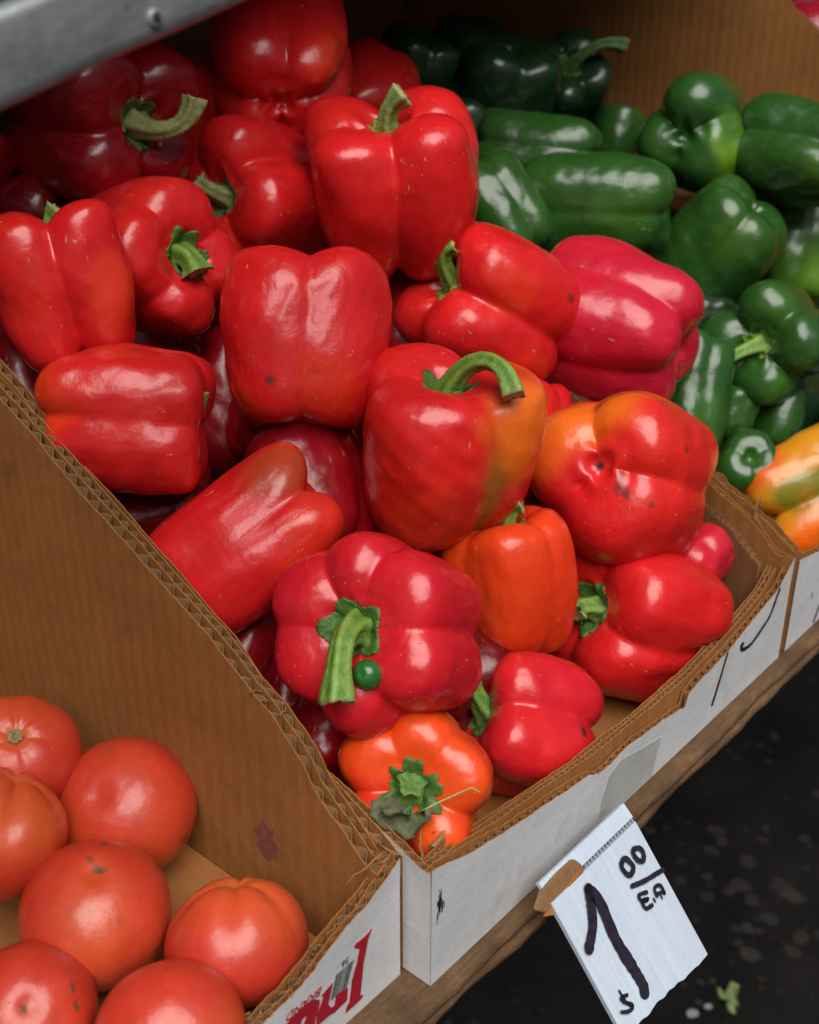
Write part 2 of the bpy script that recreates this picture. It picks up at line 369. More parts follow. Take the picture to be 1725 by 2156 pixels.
slab('back_panel', tbox, (-.35, .4505, -.0058), (-.0008, .4545, .28), M['card_dark'])
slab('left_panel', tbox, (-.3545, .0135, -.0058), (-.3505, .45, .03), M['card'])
def polydecal(name, parent, pts, y, mat, th=.00025):
    bm = bmesh.new(); L = parent.matrix_local.translation if parent.parent else parent.location
    vs_ = [bm.verts.new((x, 0, z)) for x, z in pts]; fc = bm.faces.new(vs_)
    r = bmesh.ops.extrude_face_region(bm, geom=[fc]); bmesh.ops.translate(bm, vec=(0, th, 0), verts=[q for q in r['geom'] if isinstance(q, bmesh.types.BMVert)])
    bmesh.ops.triangulate(bm, faces=bm.faces[:]); bmesh.ops.recalc_face_normals(bm, faces=bm.faces[:])
    me = bpy.data.meshes.new(name); bm.to_mesh(me); bm.free()
    o = link(name, me, parent, [mat]); o.location = (0, y, 0); return o
LETTERS = {'I': [(-0.0195, 0.0338), (-0.0219, 0.0297), (-0.0229, 0.025), (-0.0248, 0.0188), (-0.0259, 0.0101), (-0.027, 0.003), (-0.0254, 0.0021), (-0.0262, 0.0008), (-0.0306, 0.0004), (-0.0356, 0.0007), (-0.0349, 0.0031), (-0.0331, 0.0049), (-0.032, 0.0108), (-0.0313, 0.0153), (-0.0298, 0.019), (-0.0282, 0.0227), (-0.0272, 0.0263), (-0.0266, 0.0286), (-0.0286, 0.0305), (-0.0297, 0.0316), (-0.0288, 0.0331), (-0.0256, 0.0327), (-0.0219, 0.0329)], 'N': [(-0.0417, 0.023), (-0.0482, 0.0214), (-0.0469, 0.0202), (-0.0484, 0.0171), (-0.0508, 0.0134), (-0.0516, 0.0085), (-0.0497, 0.0074), (-0.0436, 0.0072), (-0.0419, 0.0063), (-0.0345, 0.007), (-0.0338, 0.0135), (-0.0388, 0.0148), (-0.0404, 0.0148), (-0.0413, 0.01), (-0.0432, 0.0105), (-0.0447, 0.0138), (-0.0434, 0.0175)], 'A': [(-0.0491, 0.02), (-0.0517, 0.0228), (-0.0559, 0.0241), (-0.0601, 0.0241), (-0.0668, 0.0225), (-0.0596, 0.0159), (-0.0586, 0.0178), (-0.0567, 0.0183), (-0.0563, 0.0173), (-0.0578, 0.0142), (-0.0524, 0.0093), (-0.0514, 0.0128), (-0.0492, 0.0176)], 'bar': [(-0.0397, 0.0256), (-0.0296, 0.0258), (-0.0342, 0.0139), (-0.0435, 0.0145)]}
for k in ('I', 'N', 'A'): polydecal('printed_letter', fp_, LETTERS[k], -.00028, M['print_red'])
bq = [np.array(q) for q in LETTERS['bar']]      # barcode stripes
rs = np.random.RandomState(3); t_ = 0; mb = MB()
while t_ < .97:
    wd = rs.choice([.025, .04, .07]); t2 = min(t_+wd, 1)
    a0, a1 = bq[0]+(bq[1]-bq[0])*t_, bq[0]+(bq[1]-bq[0])*t2; b0, b1 = bq[3]+(bq[2]-bq[3])*t_, bq[3]+(bq[2]-bq[3])*t2
    mb.add([(a0[0], -.0002, a0[1]), (a1[0], -.0002, a1[1]), (b1[0], -.0002, b1[1]), (b0[0], -.0002, b0[1])], [(3, 2, 1, 0)]); t_ = t2+rs.choice([.025, .04, .05])
bc = mb.build('barcode', fp_, [M['print_black']])
def text(name, parent, body, size, loc, rot, mat, shear=0, sx=1, ext=.0001):
    cu = bpy.data.curves.new(name, 'FONT'); cu.body = body; cu.size = size; cu.shear = shear; cu.extrude = ext; cu.align_x = 'CENTER'; cu.align_y = 'CENTER'; cu.resolution_u = 2
    t = bpy.data.objects.new(name, cu); C.objects.link(t); bpy.context.view_layer.update()
    me = bpy.data.meshes.new_from_object(t); bpy.data.objects.remove(t); bpy.data.curves.remove(cu)
    o = link(name, me, parent, [mat]); o.location = loc; o.rotation_euler = rot; o.scale = (sx, 1, 1); return o
text('printed_word', fp_, 'BRAND', .0055, (-.0566, -.0002, .0252), (R(90), R(180-(-3)), 0), M['print_red'], .35, 1.0)
text('printed_number', fp_, '36', .0042, (-.0345, -.0002, .0284), (R(90), R(180), 0), M['print_black'], .2)
# berry stain on the inside of the divider
bm = bmesh.new(); rs = np.random.RandomState(12); pts = []
for k in range(22):
    a = k/22*6.283; r_ = (.0088+.0016*rs.uniform(-1, 1))*(1.0 if k % 3 else .86); pts.append((.0795+r_*math.cos(a)*.8, .034+r_*math.sin(a)*1.2))
st_ = polydecal('berry_stain', sp_, pts, -.00012, M['stain'], .0001)

# --- red pepper carton
rbox = tag(empty('pepper_carton', (.155, .2, -.006)), 'white carton with torn brown corrugated rim heaped with red peppers', 'box')
RW = [(.0004, .0600), (.0095, .0605), (.0262, .0755), (.0345, .0790), (.0603, .0920), (.10, .112), (.15, .132), (.25, .165), (.45, .21)]
panel('side_panel', rbox, (.0006, 0, 0), (0, 1, 0), (1, 0, 0), [(.0002, .0572), (.0043, .0560), (.0166, .0600), (.0368, .0655), (.0684, .0760), (.2, .13), (.45, .2)], -.0055, single(.0040, .0056), 1, 0, seed=21, rag=.0007, warp=.0003)
panel('side_panel', rbox, (.3055, 0, 0), (0, 1, 0), (1, 0, 0), [(a, b+.0015) for a, b in RW], -.0055, single(.0040, .0060), 0, 1, seed=23, rag=.0009)
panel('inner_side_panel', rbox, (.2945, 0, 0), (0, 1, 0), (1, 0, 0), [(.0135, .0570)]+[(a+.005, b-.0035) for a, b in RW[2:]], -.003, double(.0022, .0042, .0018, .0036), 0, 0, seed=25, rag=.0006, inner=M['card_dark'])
FR = [(0, .0560), (.0053, .0553), (.016, .0518), (.0291, .049), (.0445, .0452), (.0619, .042), (.0874, .0382), (.1105, .0345), (.1200, .0300), (.1253, .0290), (.1442, .0302), (.1600, .0285), (.1758, .0268), (.1960, .0232), (.1985, .0215), (.2010, .0290), (.2095, .0315), (.2414, .0348), (.2634, .0399), (.2946, .0485), (.3040, .0560), (.3090, .0605)]
rf = panel('front_panel', rbox, (.0006, 0, 0), (1, 0, 0), (0, 1, 0), FR, -.0055, single(.0040, .0056), 1, 0, seed=27, rag=.0007, du=.0013)
IF = [(.006, .0535), (.02, .0530), (.05, .0470), (.09, .0410), (.13, .0370), (.17, .0345), (.21, .0350), (.25, .0400), (.285, .0480), (.299, .0575)]
panel('inner_front_panel', rbox, (0, .0050, 0), (1, 0, 0), (0, 1, 0), IF, -.003, double(.0020, .0042, .0016, .0034), 0, 0, seed=29, rag=.0006, du=.0013)
slab('base_panel', rbox, (.005, .0045, -.0058), (.3050, .45, -.0032), M['card'])
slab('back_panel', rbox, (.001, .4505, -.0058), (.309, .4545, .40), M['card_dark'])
def stroke(name, parent, pts, wd, y, mat, th=.0002, closed=False, taper=False, seed=0, plane='xz'):
    P_ = [np.array(q, float) for q in pts]
    if closed: P_ = P_+P_[:1]
    sm = []                                    # Catmull-Rom
    n = len(P_)
    for i in range(n-1):
        p0 = P_[i-1] if i else (P_[-2] if closed else P_[0]); p3 = P_[i+2] if i+2 < n else (P_[1] if closed else P_[-1])
        for t in np.linspace(0, 1, 7)[:-1]:
            a, b = P_[i], P_[i+1]; sm.append(.5*((2*a)+(-p0+b)*t+(2*p0-5*a+4*b-p3)*t*t+(-p0+3*a-3*b+p3)*t**3))
    sm.append(P_[-1]); sm = np.array(sm); tg = np.gradient(sm, axis=0); tg /= np.linalg.norm(tg, axis=1)[:, None]+1e-9
    nr = np.stack([-tg[:, 1], tg[:, 0]], 1); rs_ = np.random.RandomState(seed); k_ = len(sm)
    ww = wd/2*(1+.12*rs_.uniform(-1, 1, k_))
    if taper: ww *= np.linspace(.75, 1, k_)
    a, b = sm+nr*ww[:, None], sm-nr*ww[:, None]; v = []
    for i in range(k_):
        for q in (a[i], b[i]):
            v.append((q[0], 0, q[1]) if plane == 'xz' else (q[0], q[1], 0)); v.append((q[0], th, q[1]) if plane == 'xz' else (q[0], q[1], th))
    f = []
    for i in range(k_-1):
        o_ = 4*i; f += [(o_, o_+2, o_+6, o_+4), (o_+1, o_+5, o_+7, o_+3), (o_, o_+4, o_+5, o_+1), (o_+2, o_+3, o_+7, o_+6)]
    if not closed: f += [(0, 1, 3, 2), (4*k_-4, 4*k_-2, 4*k_-1, 4*k_-3)]
    # round caps
    mb = MB(); mb.add(v, f)
    if not closed:
        for c, r_ in ((sm[0], ww[0]), (sm[-1], ww[-1])):
            m_ = 10; ring = [(c[0]+r_*math.cos(q/m_*6.283), c[1]+r_*math.sin(q/m_*6.283)) for q in range(m_)]
            vv = [((p[0], -.00002, p[1]) if plane == 'xz' else (p[0], p[1], th+.00002)) for p in ring]; mb.add(vv, [tuple(range(m_))])
    o = mb.build(name, parent, [mat]); 
    if plane == 'xz': o.location = (0, y, 0)
    else: o.location = (0, 0, y)
    return o
ox = -.0006
stroke('pen_mark', rf, [(x+ox, z) for x, z in [(0.2955, 0.0473), (0.2925, 0.0417), (0.2879, 0.0338), (0.2799, 0.0294), (0.2707, 0.0257), (0.2641, 0.0253), (0.2581, 0.0271), (0.256, 0.0307), (0.2583, 0.0305)]], .0024, -.0003, M['ink'])
stroke('pen_mark', rf, [(x+ox, z) for x, z in [(0.2404, 0.034), (0.2361, 0.0216), (0.2305, 0.0065)]], .0024, -.0003, M['ink'], taper=True)
polydecal('tape_patch', rf, [(.1230, .0005), (.1238, .0103), (.1288, .0225), (.1384, .0262), (.1560, .0215), (.1761, .0171), (.1735, .0070), (.1715, -.0048), (.1560, -.0052), (.1400, -.0046)], -.00018, M['tape'], .00015)
rs = np.random.RandomState(31); mb = MB()     # rubbed black print near the corner
for k in range(34):
    x = .0052+rs.normal(0, .0009); z = .0375+rs.normal(0, .0035); l = rs.uniform(.0008, .003); w_ = rs.uniform(.00012, .0003)
    mb.add([(x-w_, -.0002, z-l), (x+w_, -.0002, z-l), (x+w_, -.0002, z+l), (x-w_, -.0002, z+l)], [(0, 1, 2, 3)])
tag(mb.build('rubbed_print', rf, [M['print_black']]), kind='stuff')
def wisp(parent, base, tip, wd, seed):
    """a torn curl of liner paper standing off the rim"""
    b, t = np.array(base), np.array(tip); rs_ = np.random.RandomState(seed); n = 8; mb = MB(); v = []
    sd_ = np.cross(t-b, (.3, .4, .5)); sd_ /= np.linalg.norm(sd_); L = np.array(parent.location)
    for i in range(n):
        q = i/(n-1); c = b+(t-b)*q+sd_*.0018*math.sin(q*3)+rs_.normal(0, .0003, 3); ww = wd*(1-q)**.7+.0002
        nx = np.cross(sd_, t-b); nx /= np.linalg.norm(nx)
        v += [c-sd_*ww-L, c+nx*ww*.4-L, c+sd_*ww-L, c-nx*.0004-L]
    f = [(4*i+j, 4*i+(j+1) % 4, 4*i+4+(j+1) % 4, 4*i+4+j) for i in range(n-1) for j in range(4)]
    mb.add(v, f); return mb.build('torn_paper', parent, [M['flute']], True)
wisp(rbox, (.311, .0254, .073), (.312, .0251, .0887), .0026, 1)
wisp(rbox, (.0075, .011, .052), (.013, .016, .060), .0022, 2); wisp(rbox, (.014, .012, .052), (.028, .014, .056), .0030, 3); wisp(rbox, (.028, .0125, .050), (.018, .014, .0575), .0022, 4)
wisp(tbox, (-.009, .018, .061), (-.026, .020, .058), .0012, 5); wisp(tbox, (-.006, .017, .058), (-.018, .021, .056), .0018, 6); wisp(tbox, (-.003, .016, .058), (-.006, .022, .0645), .0030, 7)
rs = np.random.RandomState(78)
def rim(top, u): return float(np.interp(u, [a for a, b in top], [b for a, b in top]))
for k in list(range(9))+list(range(24, 36)):                            # frayed fibres along the torn rims
    if k < 24:
        y = rs.uniform(.017, .09); b = (-.0135+rs.uniform(.0, .012), y, rim(TOP_L, y)-.0015); t = (b[0]+rs.normal(-.001, .003), y+rs.normal(0, .004), b[2]+rs.uniform(.001, .004)); wisp(tbox, b, t, rs.uniform(.0003, .0009), 100+k)
    else:
        x = rs.uniform(-.11, -.006); b = (x, .0135+rs.uniform(.0005, .008), rim(FT, x)-.001); t = (x+rs.normal(0, .003), b[1]+rs.normal(0, .002), b[2]+rs.uniform(.001, .0035)); wisp(tbox, b, t, rs.uniform(.0003, .0009), 100+k)

# --- green pepper carton
gbox = tag(empty('green_pepper_carton', (.49, .2, -.006)), 'tall brown carton with white front holding the green peppers', 'box')
panel('side_panel', gbox, (.3175, 0, 0), (0, 1, 0), (1, 0, 0), [(.001, .0575), (.0054, .0596), (.034, .0767), (.0498, .0850), (.0649, .0940), (.12, .115), (.45, .2)], -.0055, double(.0032, .0062, .0030, .0055), 0, 0, seed=41, rag=.0014)
gf = panel('front_panel', gbox, (.318, 0, 0), (1, 0, 0), (0, 1, 0), [(0, .0565), (.03, .049), (.06, .044), (.2, .04), (.345, .05)], -.0055, single(.0045, .006), 1, 0, seed=43)
FW = [(0, .10), (.09, .225), (.183, .282), (.22, .304), (.30, .345), (.60, .50)]
panel('side_panel', gbox, (.665, 0, 0), (0, 1, 0), (1, 0, 0), FW, -.0055, single(.0055, .0085), 0, 0, seed=45, rag=.0016, du=.003)
slab('base_panel', gbox, (.327, .0055, -.0058), (.664, .60, -.0032), M['card'])
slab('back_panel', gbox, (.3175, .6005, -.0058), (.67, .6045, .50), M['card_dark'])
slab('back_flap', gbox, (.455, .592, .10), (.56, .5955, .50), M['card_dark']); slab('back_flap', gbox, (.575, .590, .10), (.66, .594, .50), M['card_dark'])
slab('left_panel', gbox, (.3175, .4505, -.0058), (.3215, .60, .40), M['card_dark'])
stroke('printed_mark', gf, [(.3446-.318, .0219), (.3453-.318, .0178)], .0006, -.0003, M['ink'])
stroke('printed_mark', gf, [(.3594-.318, .0060), (.3572-.318, .0015), (.3549-.318, -.003)], .0020, -.0003, M['ink'])

# --- carton and dark fruit beyond the far wall
nb = tag(empty('fruit_carton', (.85, .3, -.006)), 'brown carton of dark red fruit beyond the tall far cardboard wall', 'box')
slab('side_panel', nb, (.674, .02, -.0058), (.679, .6, .20), M['card']); slab('base_panel', nb, (.68, .02, -.0058), (1.0, .6, .0), M['card'])
slab('front_panel', nb, (.674, .014, -.0058), (1.0, .0195, .07), M['card'])

# ------------------------------------------------------------------ metal shelf
mroot = tag(empty('metal_shelf', (-.0798, .05, .3551)), 'weathered galvanised metal shelf edge sloping over the red peppers', 'shelf')
mroot.rotation_euler = (0, -math.atan2(.368-.3491, .1055-.0238), 0)
mb = MB(); hh = h1(61, 6, 5, 60); xs = np.linspace(-.35, .18, 160); v = []
prof = [(.006, .0002), (.0012, .0), (.0, .0012), (-.0004, .004), (-.0004, .0185), (.0, .0205), (.0015, .0212), (.006, .0214), (.006, .0204), (.0016, .0202), (.0010, .0195), (.0008, .004), (.0012, .0018), (.006, .0012)]
for x in xs:
    for (y, z) in prof: v.append((x, y+.0004*hh(x+z*5), z+.0003*hh(x*2)))
n = len(prof); f = [(i*n+j, i*n+(j+1) % n, (i+1)*n+(j+1) % n, (i+1)*n+j) for i in range(len(xs)-1) for j in range(n)]
mb.add(v, f); mb.build('fascia', mroot, [M['metal']], True)
mb = MB(); mb.box((-.35, .0062, .0), (.18, .060, .0010)); mb.build('shelf_sheet', mroot, [M['metal']])
def ring(name, parent, loc, r0, r1, mat, n=24):
    mb = MB(); v = []; pr = [(r1, 0), (r1*.97, -.0010), (r1*.8, -.0015), (r0*1.2, -.0012), (r0, -.0003), (r0*.6, .0002)]
    for k in range(n):
        c, s = math.cos(k/n*6.283), math.sin(k/n*6.283); v += [(r*c, y, r*s) for r, y in pr]
    m = len(pr); f = [(k*m+j, k*m+j+1, (k+1) % n*m+j+1, (k+1) % n*m+j) for k in range(n) for j in range(m-1)]+[tuple(k*m+m-1 for k in range(n))]
    mb.add(v, f); o = mb.build(name, parent, [mat], True); o.location = loc; return o
r_h = ring('rivet_shade_disc', mroot, tuple(np.array((0.0248, -0.0004, 0.0058))+np.array((0, -.0006, 0))), .0001, .0011, M['ink']); ring('rivet', mroot, (0.0248, -0.0004, 0.0058), .0010, .0024, M['metal'])  # inked disc stands in for the shade in the rivet's hollow

# unseen plank roof with posts, added to shade the back of the boxes
up = tag(empty('added_shade_roof', (.3, .4, .425)), 'unseen plank roof added to shade the back of the produce cartons', 'shelf')
for k in range(3):
    mb = MB(); y0 = .215+k*.17-.4; mb.box((-.8, y0, 0), (.8, y0+.168, .018)); mb.build('board', up, [M['wood']])
for x in (-.78, .74):
    mb = MB(); mb.box((x, .215, -.45), (x+.04, .255, -.0005)); mb.build('shade_roof_post', up, [M['wood']])
# ------------------------------------------------------------------ price sign
SO = Vector((0.12459, -0.018, 0.01006)); sd_ = Vector((0.0, -0.63347, -0.77377))
sign = tag(empty('price_sign', SO), 'white corrugated plastic price card with 1 00 EA written in black marker', 'sign')
sx_ = Vector((1, 0, 0)); sy_ = -sd_; sz_ = sx_.cross(sy_)
sign.matrix_world = Matrix.Translation(SO) @ Matrix((sx_, sy_, sz_)).transposed().to_4x4()
q = 1e-3
mb = MB(); hh = h1(71, 8, 60, 900); xs = np.linspace(-.0668, 0, 60); v = []; T_ = .0022
for i, x in enumerate(xs):
    yb = -(.0707+(.0655-.0707)*(-x/.0668))+.0006*hh(x); yt = -.0012
    bow = .0012*math.sin(i/59*3.14)
    for y in (yt, yt-.008, (yt+yb)/2, yb): v += [(x, y, bow*(-y/.07)), (x, y, bow*(-y/.07)-T_)]
f = []
for i in range(len(xs)-1):
    a, b = i*8, i*8+8
    for j in range(3): f += [(a+2*j, a+2*j+2, b+2*j+2, b+2*j), (a+2*j+1, b+2*j+1, b+2*j+3, a+2*j+3)]
    f += [(a, b, b+1, a+1), (a+6, a+7, b+7, b+6)]
for a in (0, (len(xs)-1)*8):
    for j in range(3): f.append((a+2*j, a+2*j+1, a+2*j+3, a+2*j+2))
mb.add(v, f); card = mb.build('card', sign, [M['plastic']])
mb = MB()                                       # folded strip above the perforation
mb.add([(-.0668, .0012, .0), (.0, .0012, .0), (.0, .0085, -.001), (-.0668, .0085, -.001), (-.0668, .0012, -.002), (.0, .0012, -.002), (.0, .0085, -.003), (-.0668, .0085, -.003)],
       [(0, 1, 2, 3), (7, 6, 5, 4), (0, 4, 5, 1), (2, 6, 7, 3), (1, 5, 6, 2), (0, 3, 7, 4)]); mb.build('folded_strip', sign, [M['plastic']])
mb = MB()                                       # cut flute cells showing along the fold
for k in range(28):
    x = -.0655+k*.00238; mb.box((x, -.0011, -.0018), (x+.0010, .0011, -.0006))
tag(mb.build('perforation', sign, [flat_mat('cell_web', (.25, .28, .33), .5)]), kind='stuff')
GL = {'z1': [(-18.47, 9.43), (-22.15, 11.05), (-21.75, 15.19), (-19.73, 17.01), (-16.03, 15.41), (-16.76, 11.6)], 'z2': [(-9.65, 9.79), (-11.86, 10.41), (-11.71, 14.16), (-9.21, 16.55), (-6.49, 14.55), (-6.65, 11.62)], 'ln': [(-22.48, 21.12), (-14.6, 23.59), (-6.69, 25.18), (-0.66, 26.39)], 'E': [(-16.34, 28.09), (-21.39, 26.54), (-21.39, 29.6), (-17.44, 30.85), (-21.39, 29.6), (-21.41, 33.2), (-17.24, 34.22)], 'dot': [(-14.39, 32.41), (-14.39, 34.26)], 'Aa': [(-11.73, 32.99), (-10.89, 29.59), (-6.8, 30.49), (-6.73, 34.78), (-7.72, 33.58), (-11.3, 32.31)], 'A2': [(-9.45, 33.6), (-9.61, 35.64)], 'S': [(-55.32, 53.69), (-59.12, 52.63), (-58.15, 55.44), (-55.39, 58.18), (-56.44, 59.57), (-59.49, 58.9), (-62.51, 56.97)], 'v': [(-58.0, 49.69), (-57.86, 52.18), (-57.47, 55.65), (-56.5, 58.46)], 'one1': [(-61.62, 26.78), (-53.97, 21.23), (-49.51, 15.02), (-45.82, 8.23)], 'one2': [(-45.82, 8.23), (-43.64, 16.11), (-45.82, 32.53), (-45.05, 46.55), (-44.64, 56.02), (-45.91, 58.92)]}
def ink(k, wd, closed=False, seed=0): stroke('marker_stroke', sign, [(a*q, -b*q) for a, b in GL[k]], wd*q, .0013, M['ink'], .0001, closed, seed=seed, plane='xy')
ink('one1', 5.4, seed=1); ink('one2', 6.2, seed=2); ink('z1', 2.6, True, 3); ink('z2', 2.5, True, 4); ink('ln', 2.3, seed=5)
ink('E', 1.9, seed=6); ink('dot', .9, seed=7); ink('Aa', 1.7, seed=8); ink('A2', .9, seed=9); ink('S', 1.7, seed=10); ink('v', 1.1, seed=11)

# bent brown cardboard tab pinning the card
FLP = [(.0497, .0128), (.0560, .0180), (.0680, .0190), (.0800, .0188), (.0840, .0130), (.0838, .0077), (.0724, .0050), (.0640, .0040), (.0562, .0070)]
tabo = empty('cardboard_tab', (.066, -.018, .01)); tag(tabo, 'torn brown cardboard tab bent down over the price card', 'cardboard')
bm = bmesh.new(); vs_ = [bm.verts.new((x-.066, .0, z-.0125)) for x, z in FLP]; fc = bm.faces.new(vs_)
r = bmesh.ops.extrude_face_region(bm, geom=[fc]); bmesh.ops.translate(bm, vec=(0, .0035, 0), verts=[g for g in r['geom'] if isinstance(g, bmesh.types.BMVert)])
bmesh.ops.recalc_face_normals(bm, faces=bm.faces[:]); bmesh.ops.bevel(bm, geom=bm.edges[:], offset=.0006, segments=2, affect='EDGES')
me = bpy.data.meshes.new('tab_sheet'); bm.to_mesh(me); bm.free(); o = link('sheet', me, tabo, [M['flute']]); o.location = (0, 0, .0)
tabo.rotation_euler = (R(-20), 0, 0)
mb = MB(); mb.add([(-.0145, -.0002, -.0035), (.0155, -.0002, .002), (.0162, -.0008, -.0045), (.006, -.001, -.0075), (-.0095, -.001, -.006)], [(0, 4, 3, 2, 1)]); 
mb.add([(-.0145, .0003, -.0035), (.0155, .0003, .002), (.0162, -.0001, -.0045), (.006, -.0003, -.0075), (-.0095, -.0003, -.006)], [(0, 1, 2, 3, 4)]); o = mb.build('peeled_liner', tabo, [M['card']]); 

# ------------------------------------------------------------------ peppers
COL = dict(red=(.60, .012, .014), deep=(.22, .003, .008), crim=(.50, .010, .030), crimred=(.55, .010, .020), redor=(.62, .020, .011), orred=(.68, .038, .009), orange=(.73, .062, .008), orange2=(.80, .13, .006), orangey=(.74, .135, .010),  # deep: pepper red darkened, shade of the gaps put into the colour
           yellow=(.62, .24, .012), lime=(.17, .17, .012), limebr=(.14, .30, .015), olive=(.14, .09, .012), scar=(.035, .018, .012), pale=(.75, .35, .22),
           green=(.019, .074, .011), greenlt=(.045, .130, .012), greendk=(.007, .030, .010))  # last green is darkened to carry the shade of back and low peppers
def catmull(pts, n):
    P_ = np.array(pts, float); d = np.r_[0, np.cumsum(np.linalg.norm(np.diff(P_, axis=0), axis=1))]; tt = np.linspace(0, d[-1], n); out = []
    sl = np.zeros_like(P_); sl[1:-1] = (P_[2:]-P_[:-2])/(d[2:]-d[:-2])[:, None]; sl[0] = (P_[1]-P_[0])/(d[1]-d[0]); sl[-1] = (P_[-1]-P_[-2])/(d[-1]-d[-2])
    for t in tt:
        i = min(max(np.searchsorted(d, t, 'right')-1, 0), len(P_)-2); hh = d[i+1]-d[i]; s = (t-d[i])/hh
        out.append((2*s**3-3*s**2+1)*P_[i]+(s**3-2*s**2+s)*hh*sl[i]+(-2*s**3+3*s**2)*P_[i+1]+(s**3-s**2)*hh*sl[i+1])
    return np.array(out)
def sst(a, b, x): t = np.clip((x-a)/(b-a), 0, 1); return t*t*(3-2*t)
def pepper_grid(W, asp, nl, ph, gd, tp, seed, NU, NV, dt=.32, db=.18):
    rs = np.random.RandomState(seed)
    prof = catmull([(0, 1-dt), (.10, 1-dt*.98), (.20, 1-dt*.78), (.32, 1-dt*.30), (.46, 1-.03), (.60, 1.0), (.78, .965), (.925, .85), (.99, .60), (1.0, .30), (1.0, .02), (.995, -.28), (.975, -.54), (.91, -.77), (.77, -.93), (.58, -1.0), (.40, -.985), (.22, -.93), (.10, -1+db*1.0), (0, -1+db*1.08)], NV+1)
    rho, zet = prof[:, 0].copy(), prof[:, 1].copy(); rho[0] = rho[-1] = 0
    rho *= 1-(1-tp)*sst(.25, -1.0, zet)
    th = np.linspace(0, 2*np.pi, NU, endpoint=False)
    bnd = (np.arange(nl)+rs.uniform(-.13, .13, nl))*2*np.pi/nl; bnd -= bnd[0]     # boundary 0 is the groove that `ph` turns
    bnd = np.sort(bnd % (2*np.pi)); ext = np.r_[bnd, 2*np.pi]; widths = np.diff(ext)
    T = (th-R(ph)) % (2*np.pi); k = np.clip(np.searchsorted(ext, T, 'right')-1, 0, nl-1)
    s = (T-ext[k])/widths[k]*2-1
    qv = 1-np.abs(s)**2.15; qv = (np.sqrt(qv**2+.007)-np.sqrt(.007))/(np.sqrt(1.007)-np.sqrt(.007))
    la = rs.uniform(-.05, .06, nl)[k]*qv; lz = rs.uniform(-.07, .05, nl)[k]*qv; lb = rs.uniform(-.06, .07, nl)[k]*qv
    depth = np.ones(nl)*rs.uniform(.75, 1.25, nl); gdp = (depth[k]*(s > 0)+depth[(k+1) % nl]*0+depth[(k-1) % nl]*(s <= 0))
    gdp = np.where(s <= 0, depth[k], depth[(k+1) % nl])
    # within a lobe a weak secondary flute
    sec = .018*np.cos(s*np.pi)*(1-np.abs(s))
    ztop = sst(.35, .95, zet); zbo = sst(-.30, -.95, zet)
    g = gd*(1.5+.6*ztop+.55*zbo)
    rad = rho[:, None]*(1-g[:, None]*(1-qv)*gdp+la[None]*(1-.4*ztop[:, None])+sec[None])
    z = zet[:, None]*np.ones(NU)
    sh = sst(.18, .45, rho)*sst(-.2, .75, zet); shb = sst(.12, .42, rho)*sst(.1, -.8, zet)
    z = z-sh[:, None]*(1-qv)[None]*gdp[None]*gd*1.25+sh[:, None]*lz[None]*1.2+shb[:, None]*((1-qv)*gdp*gd*1.5)[None]-shb[:, None]*lb[None]*1.1
    x, y = rad*np.cos(th), rad*np.sin(th)
    P_ = np.stack([x*W/2, y*W/2, z*W/2*asp], -1)
    q = P_/(W/2)
    w1, w2, w3 = wob(seed+1, 6, .8, 2.0), wob(seed+2, 10, 2.5, 5.0), wob(seed+3, 12, 6, 11)
    lat = sst(.05, .4, rho)[:, None]
    dsp = (.040*w1(q)+.022*w2(q)+.006*w3(q))*lat
    P_ = P_*(1+dsp[..., None]*np.array([1, 1, .7]))
    for _ in range(9):                         # dents and soft bulges from being packed and handled
        c = rs.normal(size=3); c /= np.linalg.norm(c); u_ = q/np.maximum(np.linalg.norm(q, axis=-1, keepdims=True), 1e-6)
        rd = rs.uniform(.16, .45); am = rs.uniform(-.060, .030)*(rd/.45)**.6; g2 = ((u_-c)**2*np.array([1, 1, rs.uniform(.3, 1)])).sum(-1)
        P_ = P_*(1+(am*np.exp(-g2/(2*rd*rd*.35))*lat)[..., None])
    b = rs.uniform(-.05, .05, 2)*W/2; P_[..., 0] += b[0]*(q[..., 2]**2-.4); P_[..., 1] += b[1]*(q[..., 2]**2-.4)
    P_[..., 0] *= rs.uniform(.96, 1.04)
    return P_, th, rho
def gridmesh(name, P_, cols):
    NVp, NU, _ = P_.shape
    V = np.concatenate([P_[0, :1], P_[1:-1].reshape(-1, 3), P_[-1, :1]]); Cc = np.concatenate([cols[0, :1], cols[1:-1].reshape(-1, 4), cols[-1, :1]])
    f = []; j = np.arange(NU); j2 = (j+1) % NU; rows = NVp-2
    f += list(zip([0]*NU, (1+j).tolist(), (1+j2).tolist()))
    for r in range(rows-1):
        a = 1+r*NU; f += list(zip((a+j).tolist(), (a+NU+j).tolist(), (a+NU+j2).tolist(), (a+j2).tolist()))
    a = 1+(rows-1)*NU; last = len(V)-1; f += list(zip((a+j).tolist(), [last]*NU, (a+j2).tolist()))
    me = bpy.data.meshes.new(name); me.from_pydata(V.tolist(), [], f); me.update(); me.polygons.foreach_set('use_smooth', [True]*len(f))
    at = me.attributes.new('tint', 'FLOAT_COLOR', 'POINT'); at.data.foreach_set('color', Cc.astype(np.float32).ravel())
    return me
def frame(axis, ref):
    a = Vector(axis).normalized(); r = Vector(ref); r = (r-a*r.dot(a)).normalized(); return Matrix((r, a.cross(r), a)).transposed()
def bez(p1, p2, p3, n):
    t = np.linspace(0, 1, n)[:, None]; p1, p2, p3 = map(np.array, (p1, p2, p3)); return 3*(1-t)**2*t*p1+3*(1-t)*t*t*p2+t**3*p3
